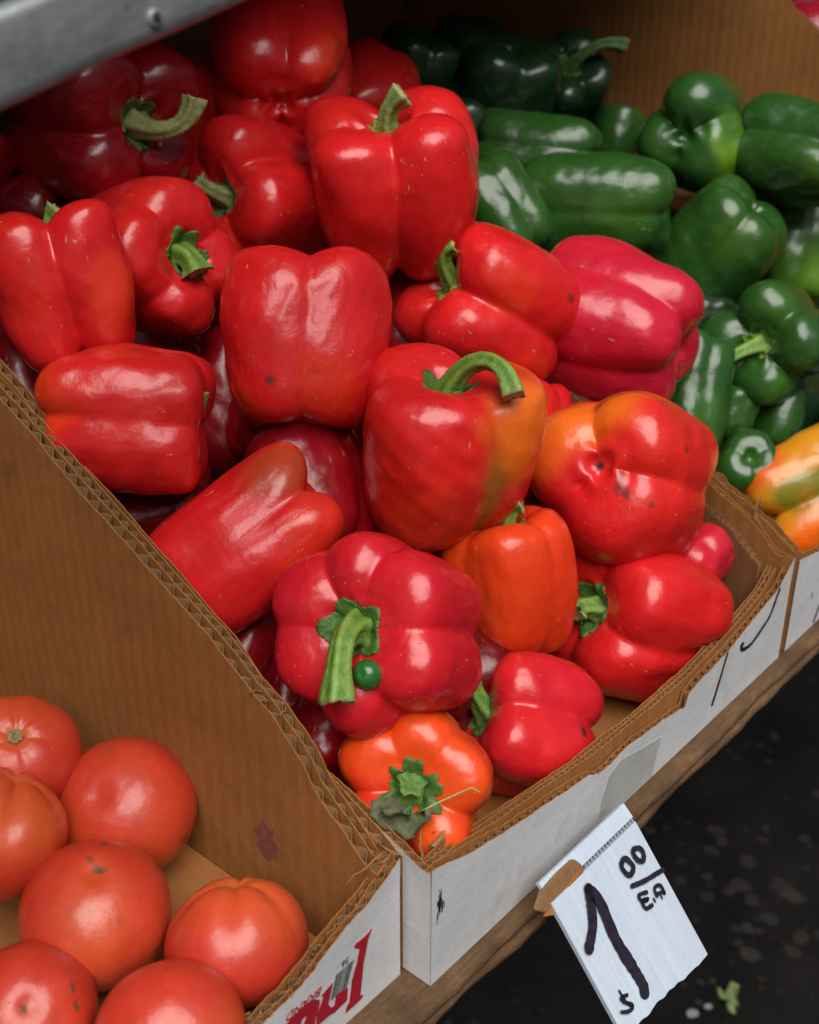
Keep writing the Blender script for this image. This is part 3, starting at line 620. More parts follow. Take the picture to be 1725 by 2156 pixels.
def stem_mesh(pts, r0, seed, NU=20, cap=(.42, .40, .18), tinted=True):
    cap = np.array(cap)
    rs = np.random.RandomState(seed); n = len(pts); tg = np.gradient(pts, axis=0); tg /= np.linalg.norm(tg, axis=1)[:, None]
    up = np.array([.31, .57, .76]); rings = []; cols = []; ref = np.cross(tg[0], up); ref /= np.linalg.norm(ref)
    th = np.linspace(0, 2*np.pi, NU, endpoint=False); lob = rs.randint(4, 6); ph = rs.uniform(0, 6)
    for i in range(n):
        t = tg[i]; ref = ref-t*(ref@t); ref /= np.linalg.norm(ref); bi = np.cross(t, ref); q = i/(n-1)
        r = r0*(1.0+.95*math.exp(-q*7)-.10*math.sin(q*3.1)+.35*max(0, q-.72)/.28)
        rr = r*(1+.19*np.cos(lob*th+ph+q*.9)+.05*np.sin(2*th+ph)+.04*rs.normal(0, 1, NU)*.6)
        off = tg[i][None]*(rs.normal(0, .10, NU)*r0)[:, None] if i == n-1 else 0
        rings.append(pts[i]+np.outer(np.cos(th)*rr, ref)+np.outer(np.sin(th)*rr, bi)+off); rg = .5+.5*np.cos(lob*th+ph+q*.9)+rs.normal(0, .12, NU); cl = np.zeros((NU, 4)); cl[:, :3] = np.outer(1-rg, (.045, .12, .014))+np.outer(rg, (.20, .34, .06)); cl[:, 3] = .5; cols.append(np.clip(cl, 0, 1) if tinted else cl*0)
    inner = pts[-1]+(rings[-1]-pts[-1])*.55-tg[-1]*r0*.15; rings.append(inner); cols[-1][:] = (*cap, .75); cols.append(np.tile([*(cap*1.2), .9], (NU, 1)))
    P0 = np.tile(pts[0], (1, NU, 1)); P1 = np.tile(pts[-1]-tg[-1]*r0*.35, (1, NU, 1))
    G = np.concatenate([P0, np.array(rings), P1]); CC = np.concatenate([np.tile([0, 0, 0, 0.], (1, NU, 1)), np.array(cols), np.tile([*(cap*1.1), .9], (1, NU, 1))])
    return gridmesh('stem', G, CC)
LAB = {'R1': 'large glossy red pepper standing upright atop the pile, short green stem', 'R2': 'big red pepper with its wrinkled blossom end turned out, beside the metal shelf', 'R3': 'dark red pepper under the metal shelf edge with a pale curved stem', 'R3b': 'shaded orange-red pepper tucked behind the dark one with the pale curved stem', 'R4': 'red two-lobed pepper standing upright at the far left rim above the cardboard divider', 'R5': 'red pepper with ragged green stem facing right, behind the upright left rim pepper', 'R6': 'red pepper lying behind the large upright one, grey-green stem pointing left', 'R7': 'red pepper mostly hidden behind the large upright pepper on top of the pile', 'R8': 'broad stemless-looking red pepper mid-pile with a groove down its front', 'R9': 'bright red pepper lying slanted with a curled green stem at its upper left', 'R10': 'crimson pepper lying against the green peppers with a notched right end', 'R11': 'red pepper lying sideways by the divider with a dry stem scrap at its right', 'R12': 'dim red pepper behind the sideways pepper, left of the broad middle one', 'R13': 'large red pepper with a green streak, an orange lobe and a long hooked green stem', 'R14': 'round red and orange pepper with a black blossom scar and dark blemishes', 'R15': 'long red pepper leaning on the cardboard divider with its lobed end pointing up', 'R16': 'dark red pepper in shade behind the long leaning one', 'R17': 'crimson many-lobed pepper with thick drooping green stem and a tiny green fruit beside it', 'R18': 'small boxy orange-red pepper standing upright with a green stem on top', 'R19': 'large red swollen-folded pepper by the right front corner, green stem stub at left', 'R20': 'crimson pepper lying along the front rim, its green stem at its upper left', 'R21': 'bright orange pepper in the front corner with a torn green calyx and a withered leaf', 'R22': 'small round dark red pepper against the right cardboard wall', 'R23': 'dark red pepper deep in the gap above the bright orange one', 'R24': 'small dark pepper deep in the gap beside the torn divider rim', 'R25': 'shaded red pepper between the broad middle one and the slanted one with the curled stem', 'R26': 'red pepper showing just behind the orange lobe of the hooked-stem pepper', 'R27': 'small dark red pepper behind the stem of the boxy orange-red one', 'R28': 'dark red pepper wedged under the hooked-stem pepper, left of the boxy orange-red one', 'R29': 'dark red pepper wedged between the boxy orange-red one and the blemished round one', 'R32': 'dark red pepper showing under the lower end of the broad middle one', 'R33': 'dark red sliver of pepper under the left side of the hooked-stem one', 'R31': 'dark red pepper at the edge of the picture below the metal shelf', 'R35': 'dark red pepper in the black gap between the divider and the long leaning one', 'R34': 'dark red pepper in the black gap under the long leaning one', 'G1': 'green pepper with dimpled end facing out and a bright lime side, highest by the wall', 'G2': 'long dark green pepper lying level with a pale streak along its upper lobe', 'G3': 'green pepper with two glossy end lobes, behind the long level one', 'G4': 'large green pepper lying slanted, in front of the dimpled lime-sided one', 'G5': 'dark green pepper half hidden by the large upright red one', 'G6': 'dark green pepper beside the brown wall, right of the dimpled lime-sided one', 'G7': 'glossy green pepper standing behind the slanted one at the picture edge', 'G8': 'green pepper with its stem end facing out and a straight green stem', 'G9': 'smooth green pepper standing upright against the crimson red one', 'G10': 'small green pepper in the dip beneath the one with the straight stem', 'G11': 'dark green pepper with a pale round blossom scar above the carton rim', 'G12': 'shaded green pepper with a pale gleam left of the dimpled lime-sided one', 'G13': 'nearly black green pepper in deep shade with a long raised curved stem', 'G14': 'large nearly black pepper in deep shade behind the top red one', 'G15': 'nearly black pepper furthest back, above the half hidden red one', 'G16': 'nearly black pepper with a wrinkled top against the dark back wall', 'G17': 'dark green pepper under the glossy standing one at the picture edge', 'G18': 'sliver of green pepper right of the smooth upright one', 'G19': 'small green pepper in shadow below the blossom-scarred one', 'G20': 'bit of pale green pepper under the orange and green one', 'G21': 'dark green pepper in the shadow under the large slanted one', 'G22': 'dark green pepper right behind the shoulder of the large upright red one', 'Y1': 'orange pepper with a yellow-green band resting on the green pepper carton rim'}
PEP = [{'id': 'R1', 'w': 384, 'asp': 0.86, 'n': 4, 'ph': 2, 'gd': 0.16, 'tp': 0.9, 'col': 'red', 'loc': [0.2505, 0.2416, 0.2348], 'W': 0.1079, 'axis': [-0.1358, -0.0485, 0.9895], 'ref': [-0.7244, -0.6476, 0.2364], 'pt': [], 'st': [[-0.0387, -0.0087, 0.1115], [-0.0393, -0.023, 0.155], [0.0112, -0.0858, 0.2224], 0.048, 0.11]},
 {'id': 'R2', 'w': 300, 'asp': 1.05, 'n': 4, 'ph': 180, 'gd': 0.1, 'tp': 0.88, 'col': 'red', 'loc': [0.2609, 0.3384, 0.293], 'W': 0.0885, 'axis': [0.628, 0.6538, 0.4221], 'ref': [0.1342, 0.0707, 0.9884], 'pt': [['b', [-0.0641, -0.947, 0.1776], 26, 'orred', 0.6], ['b', [-0.6874, -0.6546, -0.2645], 3, 'pale', 0.6]]},
 {'id': 'R3', 'w': 350, 'asp': 1.0, 'n': 4, 'ph': 20, 'gd': 0.13, 'tp': 0.9, 'col': 'deep', 'loc': [0.1425, 0.3624, 0.2761], 'W': 0.0953, 'axis': [0.009, -0.9999, -0.0059], 'ref': [-0.5682, -0.8036, 0.1771], 'pt': [], 'st': [[-0.0216, -0.242, -0.0383], [0.1028, -0.3584, -0.0544], [0.1762, -0.3661, 0.1463], 0.05, 0.15]},
 {'id': 'R3b', 'w': 215, 'asp': 1.3, 'n': 3, 'ph': 60, 'gd': 0.1, 'tp': 0.95, 'col': 'redor', 'loc': [0.2129, 0.3899, 0.2569], 'W': 0.0647, 'axis': [0.1334, -0.1481, 0.9799], 'ref': [-0.6088, -0.7711, 0.1865], 'pt': []},
 {'id': 'R4', 'w': 300, 'asp': 1.04, 'n': 4, 'ph': -4, 'gd': 0.13, 'tp': 0.9, 'col': 'red', 'loc': [0.053, 0.274, 0.2178], 'W': 0.0717, 'axis': [0.0575, 0.3404, 0.9385], 'ref': [-0.5217, -0.7987, 0.2998], 'pt': [['b', [0.0678, -0.984, 0.1649], 30, 'orred', 0.8]], 'st': [[0.011, 0.0292, 0.0971], [0.0138, 0.0421, 0.1362], [0.0602, 0.008, 0.1927], 0.05, 0.1]},
 {'id': 'R5', 'w': 316, 'asp': 1.0, 'n': 4, 'ph': 35, 'gd': 0.09, 'tp': 0.95, 'col': 'red', 'loc': [0.1143, 0.2958, 0.213], 'W': 0.0826, 'axis': [0.0791, -0.9534, 0.2913], 'ref': [-0.5719, -0.7696, 0.284], 'pt': [['b', [0.0178, -0.6714, -0.7273], 30, 'deep', 0.5]], 'st': [[-0.0089, -0.1322, 0.0462], [-0.0184, -0.1881, 0.0165], [-0.0266, -0.2352, -0.0571], 0.07, 0.17]},
 {'id': 'R6', 'w': 310, 'asp': 1.0, 'n': 4, 'ph': 45, 'gd': 0.11, 'tp': 0.95, 'col': 'red', 'loc': [0.2243, 0.3183, 0.2198], 'W': 0.0913, 'axis': [-0.9662, -0.0453, 0.2537], 'ref': [-0.6541, -0.7159, 0.2443], 'pt': [], 'st': [[-0.1451, -0.0133, 0.0638], [-0.2015, -0.0035, 0.1053], [-0.2427, 0.0221, 0.1516], 0.045, 0.12]},
 {'id': 'R7', 'w': 205, 'asp': 1.0, 'n': 3, 'ph': 150, 'gd': 0.08, 'tp': 0.9, 'col': 'red', 'loc': [0.3738, 0.3704, 0.2516], 'W': 0.0698, 'axis': [0.6791, 0.6154, 0.4002], 'ref': [0.1368, 0.1062, 0.9849], 'pt': []},
 {'id': 'R8', 'w': 366, 'asp': 0.97, 'n': 4, 'ph': 0, 'gd': 0.08, 'tp': 0.9, 'col': 'red', 'loc': [0.1334, 0.1943, 0.1867], 'W': 0.0907, 'axis': [0.4397, 0.3387, 0.8318], 'ref': [-0.6511, -0.6734, 0.3501], 'pt': [['b', [-0.8968, -0.4037, -0.0165], 3.5, 'scar', 0.9], ['b', [-0.8192, -0.084, -0.5426], 24, 'orred', 0.9], ['b', [-0.5482, -0.8248, -0.1781], 25, 'orred', 0.6]]},
 {'id': 'R9', 'w': 310, 'asp': 1.02, 'n': 4, 'ph': 0, 'gd': 0.12, 'tp': 0.95, 'col': 'red', 'loc': [0.2728, 0.1813, 0.1722], 'W': 0.0883, 'axis': [-0.7381, 0.4025, 0.5415], 'ref': [-0.7578, -0.5665, 0.3238], 'pt': [['b', [0.2328, -0.8938, 0.2781], 5, 'scar', 0.8], ['b', [-0.3752, -0.6878, -0.5373], 28, 'orred', 0.6], ['b', [-0.5129, -0.6242, 0.4872], 25, 'orred', 0.5]], 'st': [[-0.108, 0.0493, 0.1425], [-0.1403, 0.067, 0.2523], [-0.0715, -0.0171, 0.297], 0.055, 0.14]},
 {'id': 'R10', 'w': 322, 'asp': 1.0, 'n': 4, 'ph': 40, 'gd': 0.08, 'tp': 0.92, 'col': 'crim', 'loc': [0.3325, 0.1424, 0.1523], 'W': 0.0951, 'axis': [-0.1693, 0.9827, 0.0749], 'ref': [-0.804, -0.4905, 0.3361], 'pt': []},
 {'id': 'R11', 'w': 322, 'asp': 1.0, 'n': 4, 'ph': 2, 'gd': 0.085, 'tp': 0.9, 'col': 'red', 'loc': [0.0352, 0.2114, 0.1744], 'W': 0.0734, 'axis': [0.6932, -0.7123, -0.1102], 'ref': [-0.5295, -0.7503, 0.3958], 'pt': [['b', [-0.848, 0.2435, 0.3377], 30, 'orred', 0.9], ['b', [-0.0033, -0.0086, 0.9899], 24, 'orred', 0.6]], 'st': [[0.0564, -0.0983, 0.0408], [0.0779, -0.1312, 0.1082], [0.0914, -0.1145, 0.2084], 0.028, 0.09]},
 {'id': 'R12', 'w': 225, 'asp': 1.25, 'n': 3, 'ph': 60, 'gd': 0.08, 'tp': 0.9, 'col': 'deep', 'loc': [0.1341, 0.2662, 0.1345], 'W': 0.0618, 'axis': [0.5058, 0.3248, 0.7991], 'ref': [-0.587, -0.7094, 0.39], 'pt': []},
 {'id': 'R13', 'w': 376, 'asp': 0.95, 'n': 3, 'ph': 42, 'gd': 0.1, 'tp': 0.88, 'col': 'red', 'loc': [0.1484, 0.1192, 0.1462], 'W': 0.0911, 'axis': [0.0142, -0.0769, 0.9969], 'ref': [-0.6983, -0.573, 0.4289], 'pt': [['b', [0.344, -0.8792, 0.318], 40, 'orangey', 0.95], ['s', [-0.2179, -0.9325, 0.1481], 13, 'olive', 0.7], ['s', [-0.2051, -0.9479, 0.1483], 8, 'lime', 0.75], ['b', [-0.6715, -0.4355, -0.5094], 40, 'orred', 0.5]], 'st': [[-0.0012, -0.0622, 0.2413], [0.091, -0.2825, 0.3769], [-0.0197, -0.443, 0.1456], 0.045, 0.15]},
 {'id': 'R14', 'w': 366, 'asp': 0.86, 'n': 3, 'ph': -15, 'gd': 0.09, 'tp': 0.95, 'col': 'red', 'loc': [0.2418, 0.0729, 0.1142], 'W': 0.096, 'axis': [0.8641, 0.1444, -0.4821], 'ref': [0.3332, 0.2964, 0.8951], 'pt': [['b', [-0.4032, 0.2453, 0.9068], 34, 'orangey', 1], ['b', [-0.6996, 0.5505, 0.4692], 30, 'orangey', 0.75], ['b', [0.0428, 0.0017, 0.989], 25, 'orangey', 0.8], ['b', [-0.2554, 0.2212, 0.9156], 9, 'olive', 0.6], ['b', [-0.1197, 0.1325, 0.9503], 8, 'olive', 0.5], ['b', [-0.8553, -0.1046, 0.4983], 4.5, 'scar', 1], ['b', [-0.8298, -0.4412, 0.2874], 5, 'scar', 0.55], ['b', [-0.8157, -0.5208, 0.2303], 3, 'scar', 0.7], ['b', [-0.665, -0.7063, 0.1463], 2.5, 'scar', 0.6], ['b', [-0.6628, -0.6218, 0.3968], 2, 'scar', 0.6], ['b', [-0.1125, -0.7893, 0.5826], 2.2, 'scar', 0.8], ['b', [-0.7799, -0.3967, 0.4217], 3, 'scar', 0.5]]},
 {'id': 'R15', 'w': 296, 'asp': 1.34, 'n': 3, 'ph': 8, 'gd': 0.08, 'tp': 0.96, 'col': 'red', 'loc': [0.0463, 0.1526, 0.1234], 'W': 0.0672, 'axis': [-0.7362, 0.4014, -0.5448], 'ref': [-0.5607, -0.6647, 0.4937], 'pt': [['b', [0.1282, -0.3193, 0.9309], 22, 'olive', 0.4], ['b', [0.2549, -0.9353, 0.2456], 35, 'orred', 0.5]]},
 {'id': 'R16', 'w': 262, 'asp': 1.05, 'n': 3, 'ph': 60, 'gd': 0.08, 'tp': 0.9, 'col': 'deep', 'loc': [0.1117, 0.1736, 0.1174], 'W': 0.0656, 'axis': [0.3324, 0.7521, 0.5691], 'ref': [-0.6158, -0.6397, 0.46], 'pt': []},
 {'id': 'R17', 'w': 384, 'asp': 0.84, 'n': 6, 'ph': 25, 'gd': 0.065, 'tp': 0.95, 'col': 'crimred', 'loc': [0.0545, 0.0735, 0.1074], 'W': 0.0822, 'axis': [-0.8122, -0.1723, 0.5574], 'ref': [0.4183, 0.3664, 0.8311], 'pt': [], 'st': [[-0.1717, -0.0495, 0.1564], [-0.2928, -0.1308, 0.0847], [-0.4054, -0.23, -0.1036], 0.062, 0.18]},
 {'id': 'R18', 'w': 256, 'asp': 1.14, 'n': 4, 'ph': 45, 'gd': 0.05, 'tp': 0.88, 'col': 'orred', 'loc': [0.1588, 0.0818, 0.0792], 'W': 0.0637, 'axis': [0.0755, 0.229, 0.9705], 'ref': [-0.6935, -0.4956, 0.5229], 'pt': [['b', [-0.7941, -0.6007, -0.0926], 40, 'orange', 0.25]], 'st': [[0.0025, 0.0117, 0.2056], [0.0405, 0.0198, 0.3019], [0.0946, -0.0632, 0.3333], 0.065, 0.17]},
 {'id': 'R19', 'w': 366, 'asp': 0.88, 'n': 4, 'ph': 62, 'gd': 0.095, 'tp': 0.96, 'col': 'red', 'loc': [0.2332, 0.0514, 0.04], 'W': 0.0938, 'axis': [-0.8609, 0.3302, 0.3871], 'ref': [-0.7408, -0.4076, 0.5339], 'pt': [], 'st': [[-0.093, 0.0419, 0.0528], [-0.1405, 0.0601, 0.057], [-0.191, 0.063, 0.0452], 0.06, 0.16]},
 {'id': 'R20', 'w': 298, 'asp': 0.86, 'n': 4, 'ph': 20, 'gd': 0.12, 'tp': 0.95, 'col': 'crimred', 'loc': [0.1283, 0.049, 0.028], 'W': 0.0689, 'axis': [-0.7323, 0.485, 0.478], 'ref': [-0.652, -0.4481, 0.6116], 'pt': [['b', [0.1307, -0.9466, 0.2633], 4, 'scar', 0.9]], 'st': [[-0.0867, 0.0669, 0.1201], [-0.0827, 0.1246, 0.2157], [-0.0444, 0.1978, 0.3592], 0.065, 0.17]},
 {'id': 'R21', 'w': 325, 'asp': 0.8, 'n': 5, 'ph': 20, 'gd': 0.095, 'tp': 0.96, 'col': 'orange', 'loc': [0.0398, 0.0408, 0.0528], 'W': 0.0659, 'axis': [-0.7076, -0.4465, 0.5477], 'ref': [0.491, 0.4249, 0.7605], 'pt': [['b', [-0.9504, 0.1071, 0.1593], 30, 'redor', 0.7], ['b', [-0.6805, -0.4548, -0.49], 32, 'redor', 0.8], ['b', [-0.1524, -0.9215, 0.0873], 25, 'orred', 0.6]], 'st': [[-0.0363, -0.0178, 0.0465], [-0.0545, -0.0333, 0.0801], [-0.0555, -0.0472, 0.1148], 0.075, 0.21]},
 {'id': 'R22', 'w': 116, 'asp': 1.0, 'n': 3, 'ph': 60, 'gd': 0.02, 'tp': 1.0, 'col': 'crim', 'loc': [0.2748, 0.0401, 0.0616], 'W': 0.0317, 'axis': [0.9594, -0.0096, 0.2819], 'ref': [-0.783, -0.3821, 0.4908], 'pt': []},
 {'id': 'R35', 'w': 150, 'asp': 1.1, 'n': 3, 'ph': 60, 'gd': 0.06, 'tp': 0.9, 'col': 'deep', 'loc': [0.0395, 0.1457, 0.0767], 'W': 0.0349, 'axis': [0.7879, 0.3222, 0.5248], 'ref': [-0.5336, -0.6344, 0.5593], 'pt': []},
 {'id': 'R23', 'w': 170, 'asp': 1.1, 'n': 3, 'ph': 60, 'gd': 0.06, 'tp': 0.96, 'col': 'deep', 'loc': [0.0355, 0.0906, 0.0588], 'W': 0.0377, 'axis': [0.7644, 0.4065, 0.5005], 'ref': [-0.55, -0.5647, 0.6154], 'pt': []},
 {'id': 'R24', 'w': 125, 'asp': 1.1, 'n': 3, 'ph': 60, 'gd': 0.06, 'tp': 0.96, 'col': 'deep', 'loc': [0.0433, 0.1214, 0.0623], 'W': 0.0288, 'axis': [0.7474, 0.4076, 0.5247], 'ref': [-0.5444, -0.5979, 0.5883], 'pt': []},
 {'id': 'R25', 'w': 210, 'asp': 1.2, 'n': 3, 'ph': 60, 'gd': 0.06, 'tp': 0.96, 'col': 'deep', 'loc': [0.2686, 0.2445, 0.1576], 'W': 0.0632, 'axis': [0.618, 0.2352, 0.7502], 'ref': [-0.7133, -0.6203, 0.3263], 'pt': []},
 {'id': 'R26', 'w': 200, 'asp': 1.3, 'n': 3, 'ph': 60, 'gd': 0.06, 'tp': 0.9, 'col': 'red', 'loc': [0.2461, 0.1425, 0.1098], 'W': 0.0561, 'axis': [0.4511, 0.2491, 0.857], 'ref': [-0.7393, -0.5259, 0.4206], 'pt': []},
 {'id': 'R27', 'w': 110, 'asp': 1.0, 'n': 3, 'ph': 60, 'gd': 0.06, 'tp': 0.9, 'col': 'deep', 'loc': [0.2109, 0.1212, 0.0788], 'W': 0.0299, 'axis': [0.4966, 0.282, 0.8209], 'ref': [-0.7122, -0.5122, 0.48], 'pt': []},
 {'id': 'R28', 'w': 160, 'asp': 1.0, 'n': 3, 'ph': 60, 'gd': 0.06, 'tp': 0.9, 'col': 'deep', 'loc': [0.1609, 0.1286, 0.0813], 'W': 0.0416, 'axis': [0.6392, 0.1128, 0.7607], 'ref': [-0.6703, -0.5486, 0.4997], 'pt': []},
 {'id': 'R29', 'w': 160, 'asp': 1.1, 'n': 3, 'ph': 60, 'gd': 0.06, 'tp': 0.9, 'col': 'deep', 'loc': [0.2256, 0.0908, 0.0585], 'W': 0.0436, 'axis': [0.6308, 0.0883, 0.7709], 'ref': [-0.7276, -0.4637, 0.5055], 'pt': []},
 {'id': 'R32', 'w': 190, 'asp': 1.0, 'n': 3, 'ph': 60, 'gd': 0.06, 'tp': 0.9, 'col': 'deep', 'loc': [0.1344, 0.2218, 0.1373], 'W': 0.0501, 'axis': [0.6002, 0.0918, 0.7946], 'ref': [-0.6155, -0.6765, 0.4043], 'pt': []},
 {'id': 'R33', 'w': 160, 'asp': 1.1, 'n': 3, 'ph': 60, 'gd': 0.06, 'tp': 0.9, 'col': 'deep', 'loc': [0.1485, 0.164, 0.0921], 'W': 0.042, 'axis': [0.6322, 0.1157, 0.7661], 'ref': [-0.6444, -0.5968, 0.4781], 'pt': []},
 {'id': 'R31', 'w': 130, 'asp': 1.2, 'n': 3, 'ph': 60, 'gd': 0.06, 'tp': 0.9, 'col': 'deep', 'loc': [0.0875, 0.3937, 0.2527], 'W': 0.035, 'axis': [0.5556, 0.012, 0.8314], 'ref': [-0.4926, -0.8449, 0.2087], 'pt': []},
 {'id': 'R34', 'w': 150, 'asp': 1.1, 'n': 3, 'ph': 60, 'gd': 0.06, 'tp': 0.9, 'col': 'deep', 'loc': [0.0626, 0.1421, 0.0581], 'W': 0.0362, 'axis': [0.8947, -0.3358, 0.2945], 'ref': [-0.5532, -0.6069, 0.5707], 'pt': []},
 {'id': 'G1', 'w': 246, 'asp': 0.92, 'n': 3, 'ph': 65, 'gd': 0.12, 'tp': 0.92, 'col': 'green', 'loc': [0.5646, 0.2231, 0.218], 'W': 0.0894, 'axis': [0.9523, 0.2216, -0.2096], 'ref': [0.1183, 0.1869, 0.9752], 'pt': [['b', [-0.2076, -0.9674, -0.1483], 38, 'limebr', 0.9], ['b', [-0.2632, -0.8504, 0.4], 26, 'greenlt', 0.8]]},
 {'id': 'G2', 'w': 230, 'asp': 1.22, 'n': 4, 'ph': -8, 'gd': 0.05, 'tp': 0.96, 'col': 'green', 'loc': [0.4499, 0.2312, 0.1872], 'W': 0.0783, 'axis': [-0.436, 0.8979, -0.0609], 'ref': [-0.8184, -0.5186, 0.2473], 'pt': [['b', [-0.5888, -0.736, 0.1472], 30, 'greenlt', 0.5]]},
 {'id': 'G3', 'w': 172, 'asp': 1.42, 'n': 4, 'ph': 8, 'gd': 0.09, 'tp': 0.96, 'col': 'green', 'loc': [0.4625, 0.292, 0.2139], 'W': 0.0607, 'axis': [-0.428, 0.9028, 0.0429], 'ref': [-0.7992, -0.5637, 0.2085], 'pt': []},
 {'id': 'G4', 'w': 230, 'asp': 1.1, 'n': 4, 'ph': 0, 'gd': 0.08, 'tp': 0.96, 'col': 'green', 'loc': [0.5261, 0.1787, 0.1517], 'W': 0.0817, 'axis': [-0.1835, 0.592, -0.7848], 'ref': [-0.8578, -0.4357, 0.2726], 'pt': [['b', [-0.7004, -0.5654, 0.3771], 25, 'greenlt', 0.5]]},
 {'id': 'G5', 'w': 175, 'asp': 1.25, 'n': 4, 'ph': 20, 'gd': 0.08, 'tp': 0.96, 'col': 'green', 'loc': [0.3917, 0.2676, 0.1908], 'W': 0.0582, 'axis': [-0.0071, 0.6896, 0.7242], 'ref': [-0.7767, -0.5776, 0.2511], 'pt': []},
 {'id': 'G6', 'w': 205, 'asp': 1.15, 'n': 4, 'ph': 20, 'gd': 0.08, 'tp': 0.96, 'col': 'green', 'loc': [0.585, 0.1508, 0.2133], 'W': 0.0724, 'axis': [0.0223, 0.9997, -0.0077], 'ref': [-0.8964, -0.3951, 0.2012], 'pt': [['b', [-0.6265, -0.648, -0.0872], 30, 'greenlt', 0.7]]},
 {'id': 'G7', 'w': 165, 'asp': 1.3, 'n': 4, 'ph': 20, 'gd': 0.08, 'tp': 0.96, 'col': 'greenlt', 'loc': [0.6208, 0.1593, 0.1353], 'W': 0.0626, 'axis': [0.3909, 0.267, 0.8809], 'ref': [-0.8843, -0.3826, 0.2675], 'pt': [['b', [-0.5401, -0.7443, -0.2331], 32, 'limebr', 0.55]]},
 {'id': 'G8', 'w': 246, 'asp': 0.95, 'n': 4, 'ph': 35, 'gd': 0.13, 'tp': 0.96, 'col': 'green', 'loc': [0.476, 0.1058, 0.1121], 'W': 0.0818, 'axis': [-0.9442, -0.1495, 0.2935], 'ref': [0.2482, 0.263, 0.9323], 'pt': [['b', [-0.6398, -0.6471, -0.2907], 22, 'greenlt', 0.8], ['b', [-0.5196, -0.2631, 0.7489], 20, 'greenlt', 0.5]], 'st': [[-0.2443, 0.0369, 0.0117], [-0.3471, 0.1121, -0.0465], [-0.4604, 0.2199, -0.154], 0.05, 0.13]},
 {'id': 'G9', 'w': 152, 'asp': 1.55, 'n': 4, 'ph': 20, 'gd': 0.07, 'tp': 0.94, 'col': 'green', 'loc': [0.3938, 0.1153, 0.0987], 'W': 0.048, 'axis': [0.4966, 0.2634, 0.8271], 'ref': [-0.8233, -0.4228, 0.3787], 'pt': [['b', [-0.6499, -0.6943, 0.1883], 30, 'greenlt', 0.6]]},
 {'id': 'G10', 'w': 112, 'asp': 1.1, 'n': 3, 'ph': 60, 'gd': 0.05, 'tp': 0.94, 'col': 'green', 'loc': [0.47, 0.0901, 0.0641], 'W': 0.0377, 'axis': [0.5563, 0.1604, 0.8154], 'ref': [-0.8471, -0.3619, 0.3891], 'pt': []},
 {'id': 'G11', 'w': 140, 'asp': 1.15, 'n': 3, 'ph': 60, 'gd': 0.05, 'tp': 0.94, 'col': 'green', 'loc': [0.3957, 0.0752, 0.0597], 'W': 0.044, 'axis': [0.6358, 0.4143, -0.6512], 'ref': [0.3286, 0.2974, 0.8964], 'pt': [['b', [-0.5989, -0.3894, 0.6835], 9, 'greenlt', 1], ['b', [-0.5989, -0.3894, 0.6835], 4, 'scar', 0.6]]},
 {'id': 'G12', 'w': 105, 'asp': 1.2, 'n': 3, 'ph': 60, 'gd': 0.05, 'tp': 0.94, 'col': 'green', 'loc': [0.5734, 0.2976, 0.2053], 'W': 0.0405, 'axis': [0.4107, 0.0944, 0.9069], 'ref': [-0.8333, -0.5164, 0.1974], 'pt': []},
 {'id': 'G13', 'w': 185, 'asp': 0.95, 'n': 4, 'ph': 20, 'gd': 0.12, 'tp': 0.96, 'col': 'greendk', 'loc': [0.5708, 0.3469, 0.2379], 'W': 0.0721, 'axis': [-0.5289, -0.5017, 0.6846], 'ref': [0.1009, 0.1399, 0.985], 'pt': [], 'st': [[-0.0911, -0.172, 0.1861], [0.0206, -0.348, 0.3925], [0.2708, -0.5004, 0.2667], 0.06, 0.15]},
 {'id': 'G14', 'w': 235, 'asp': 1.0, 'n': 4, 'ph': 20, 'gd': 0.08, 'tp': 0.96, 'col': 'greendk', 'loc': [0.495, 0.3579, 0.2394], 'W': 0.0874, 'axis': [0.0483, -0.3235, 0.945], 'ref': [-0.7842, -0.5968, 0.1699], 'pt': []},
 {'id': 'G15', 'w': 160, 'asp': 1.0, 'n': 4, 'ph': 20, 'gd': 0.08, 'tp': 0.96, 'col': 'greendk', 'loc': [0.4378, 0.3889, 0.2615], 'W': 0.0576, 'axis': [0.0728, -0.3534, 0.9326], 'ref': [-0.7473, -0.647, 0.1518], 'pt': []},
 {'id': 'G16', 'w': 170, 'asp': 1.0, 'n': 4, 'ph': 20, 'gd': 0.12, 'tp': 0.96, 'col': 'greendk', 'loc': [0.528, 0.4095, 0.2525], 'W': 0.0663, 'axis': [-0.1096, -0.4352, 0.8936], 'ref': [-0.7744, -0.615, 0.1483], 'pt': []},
 {'id': 'G17', 'w': 125, 'asp': 1.1, 'n': 3, 'ph': 20, 'gd': 0.08, 'tp': 0.96, 'col': 'greendk', 'loc': [0.6482, 0.1626, 0.098], 'W': 0.0493, 'axis': [0.3394, -0.0615, 0.9386], 'ref': [-0.8802, -0.3726, 0.2939], 'pt': []},
 {'id': 'G18', 'w': 90, 'asp': 1.2, 'n': 3, 'ph': 20, 'gd': 0.06, 'tp': 0.96, 'col': 'green', 'loc': [0.4348, 0.1049, 0.0764], 'W': 0.0295, 'axis': [0.4317, -0.027, 0.9016], 'ref': [-0.8344, -0.3916, 0.3878], 'pt': []},
 {'id': 'G19', 'w': 105, 'asp': 1.1, 'n': 3, 'ph': 20, 'gd': 0.06, 'tp': 0.96, 'col': 'green', 'loc': [0.4149, 0.0758, 0.0335], 'W': 0.0341, 'axis': [0.4773, -0.0056, 0.8787], 'ref': [-0.8203, -0.3615, 0.4433], 'pt': []},
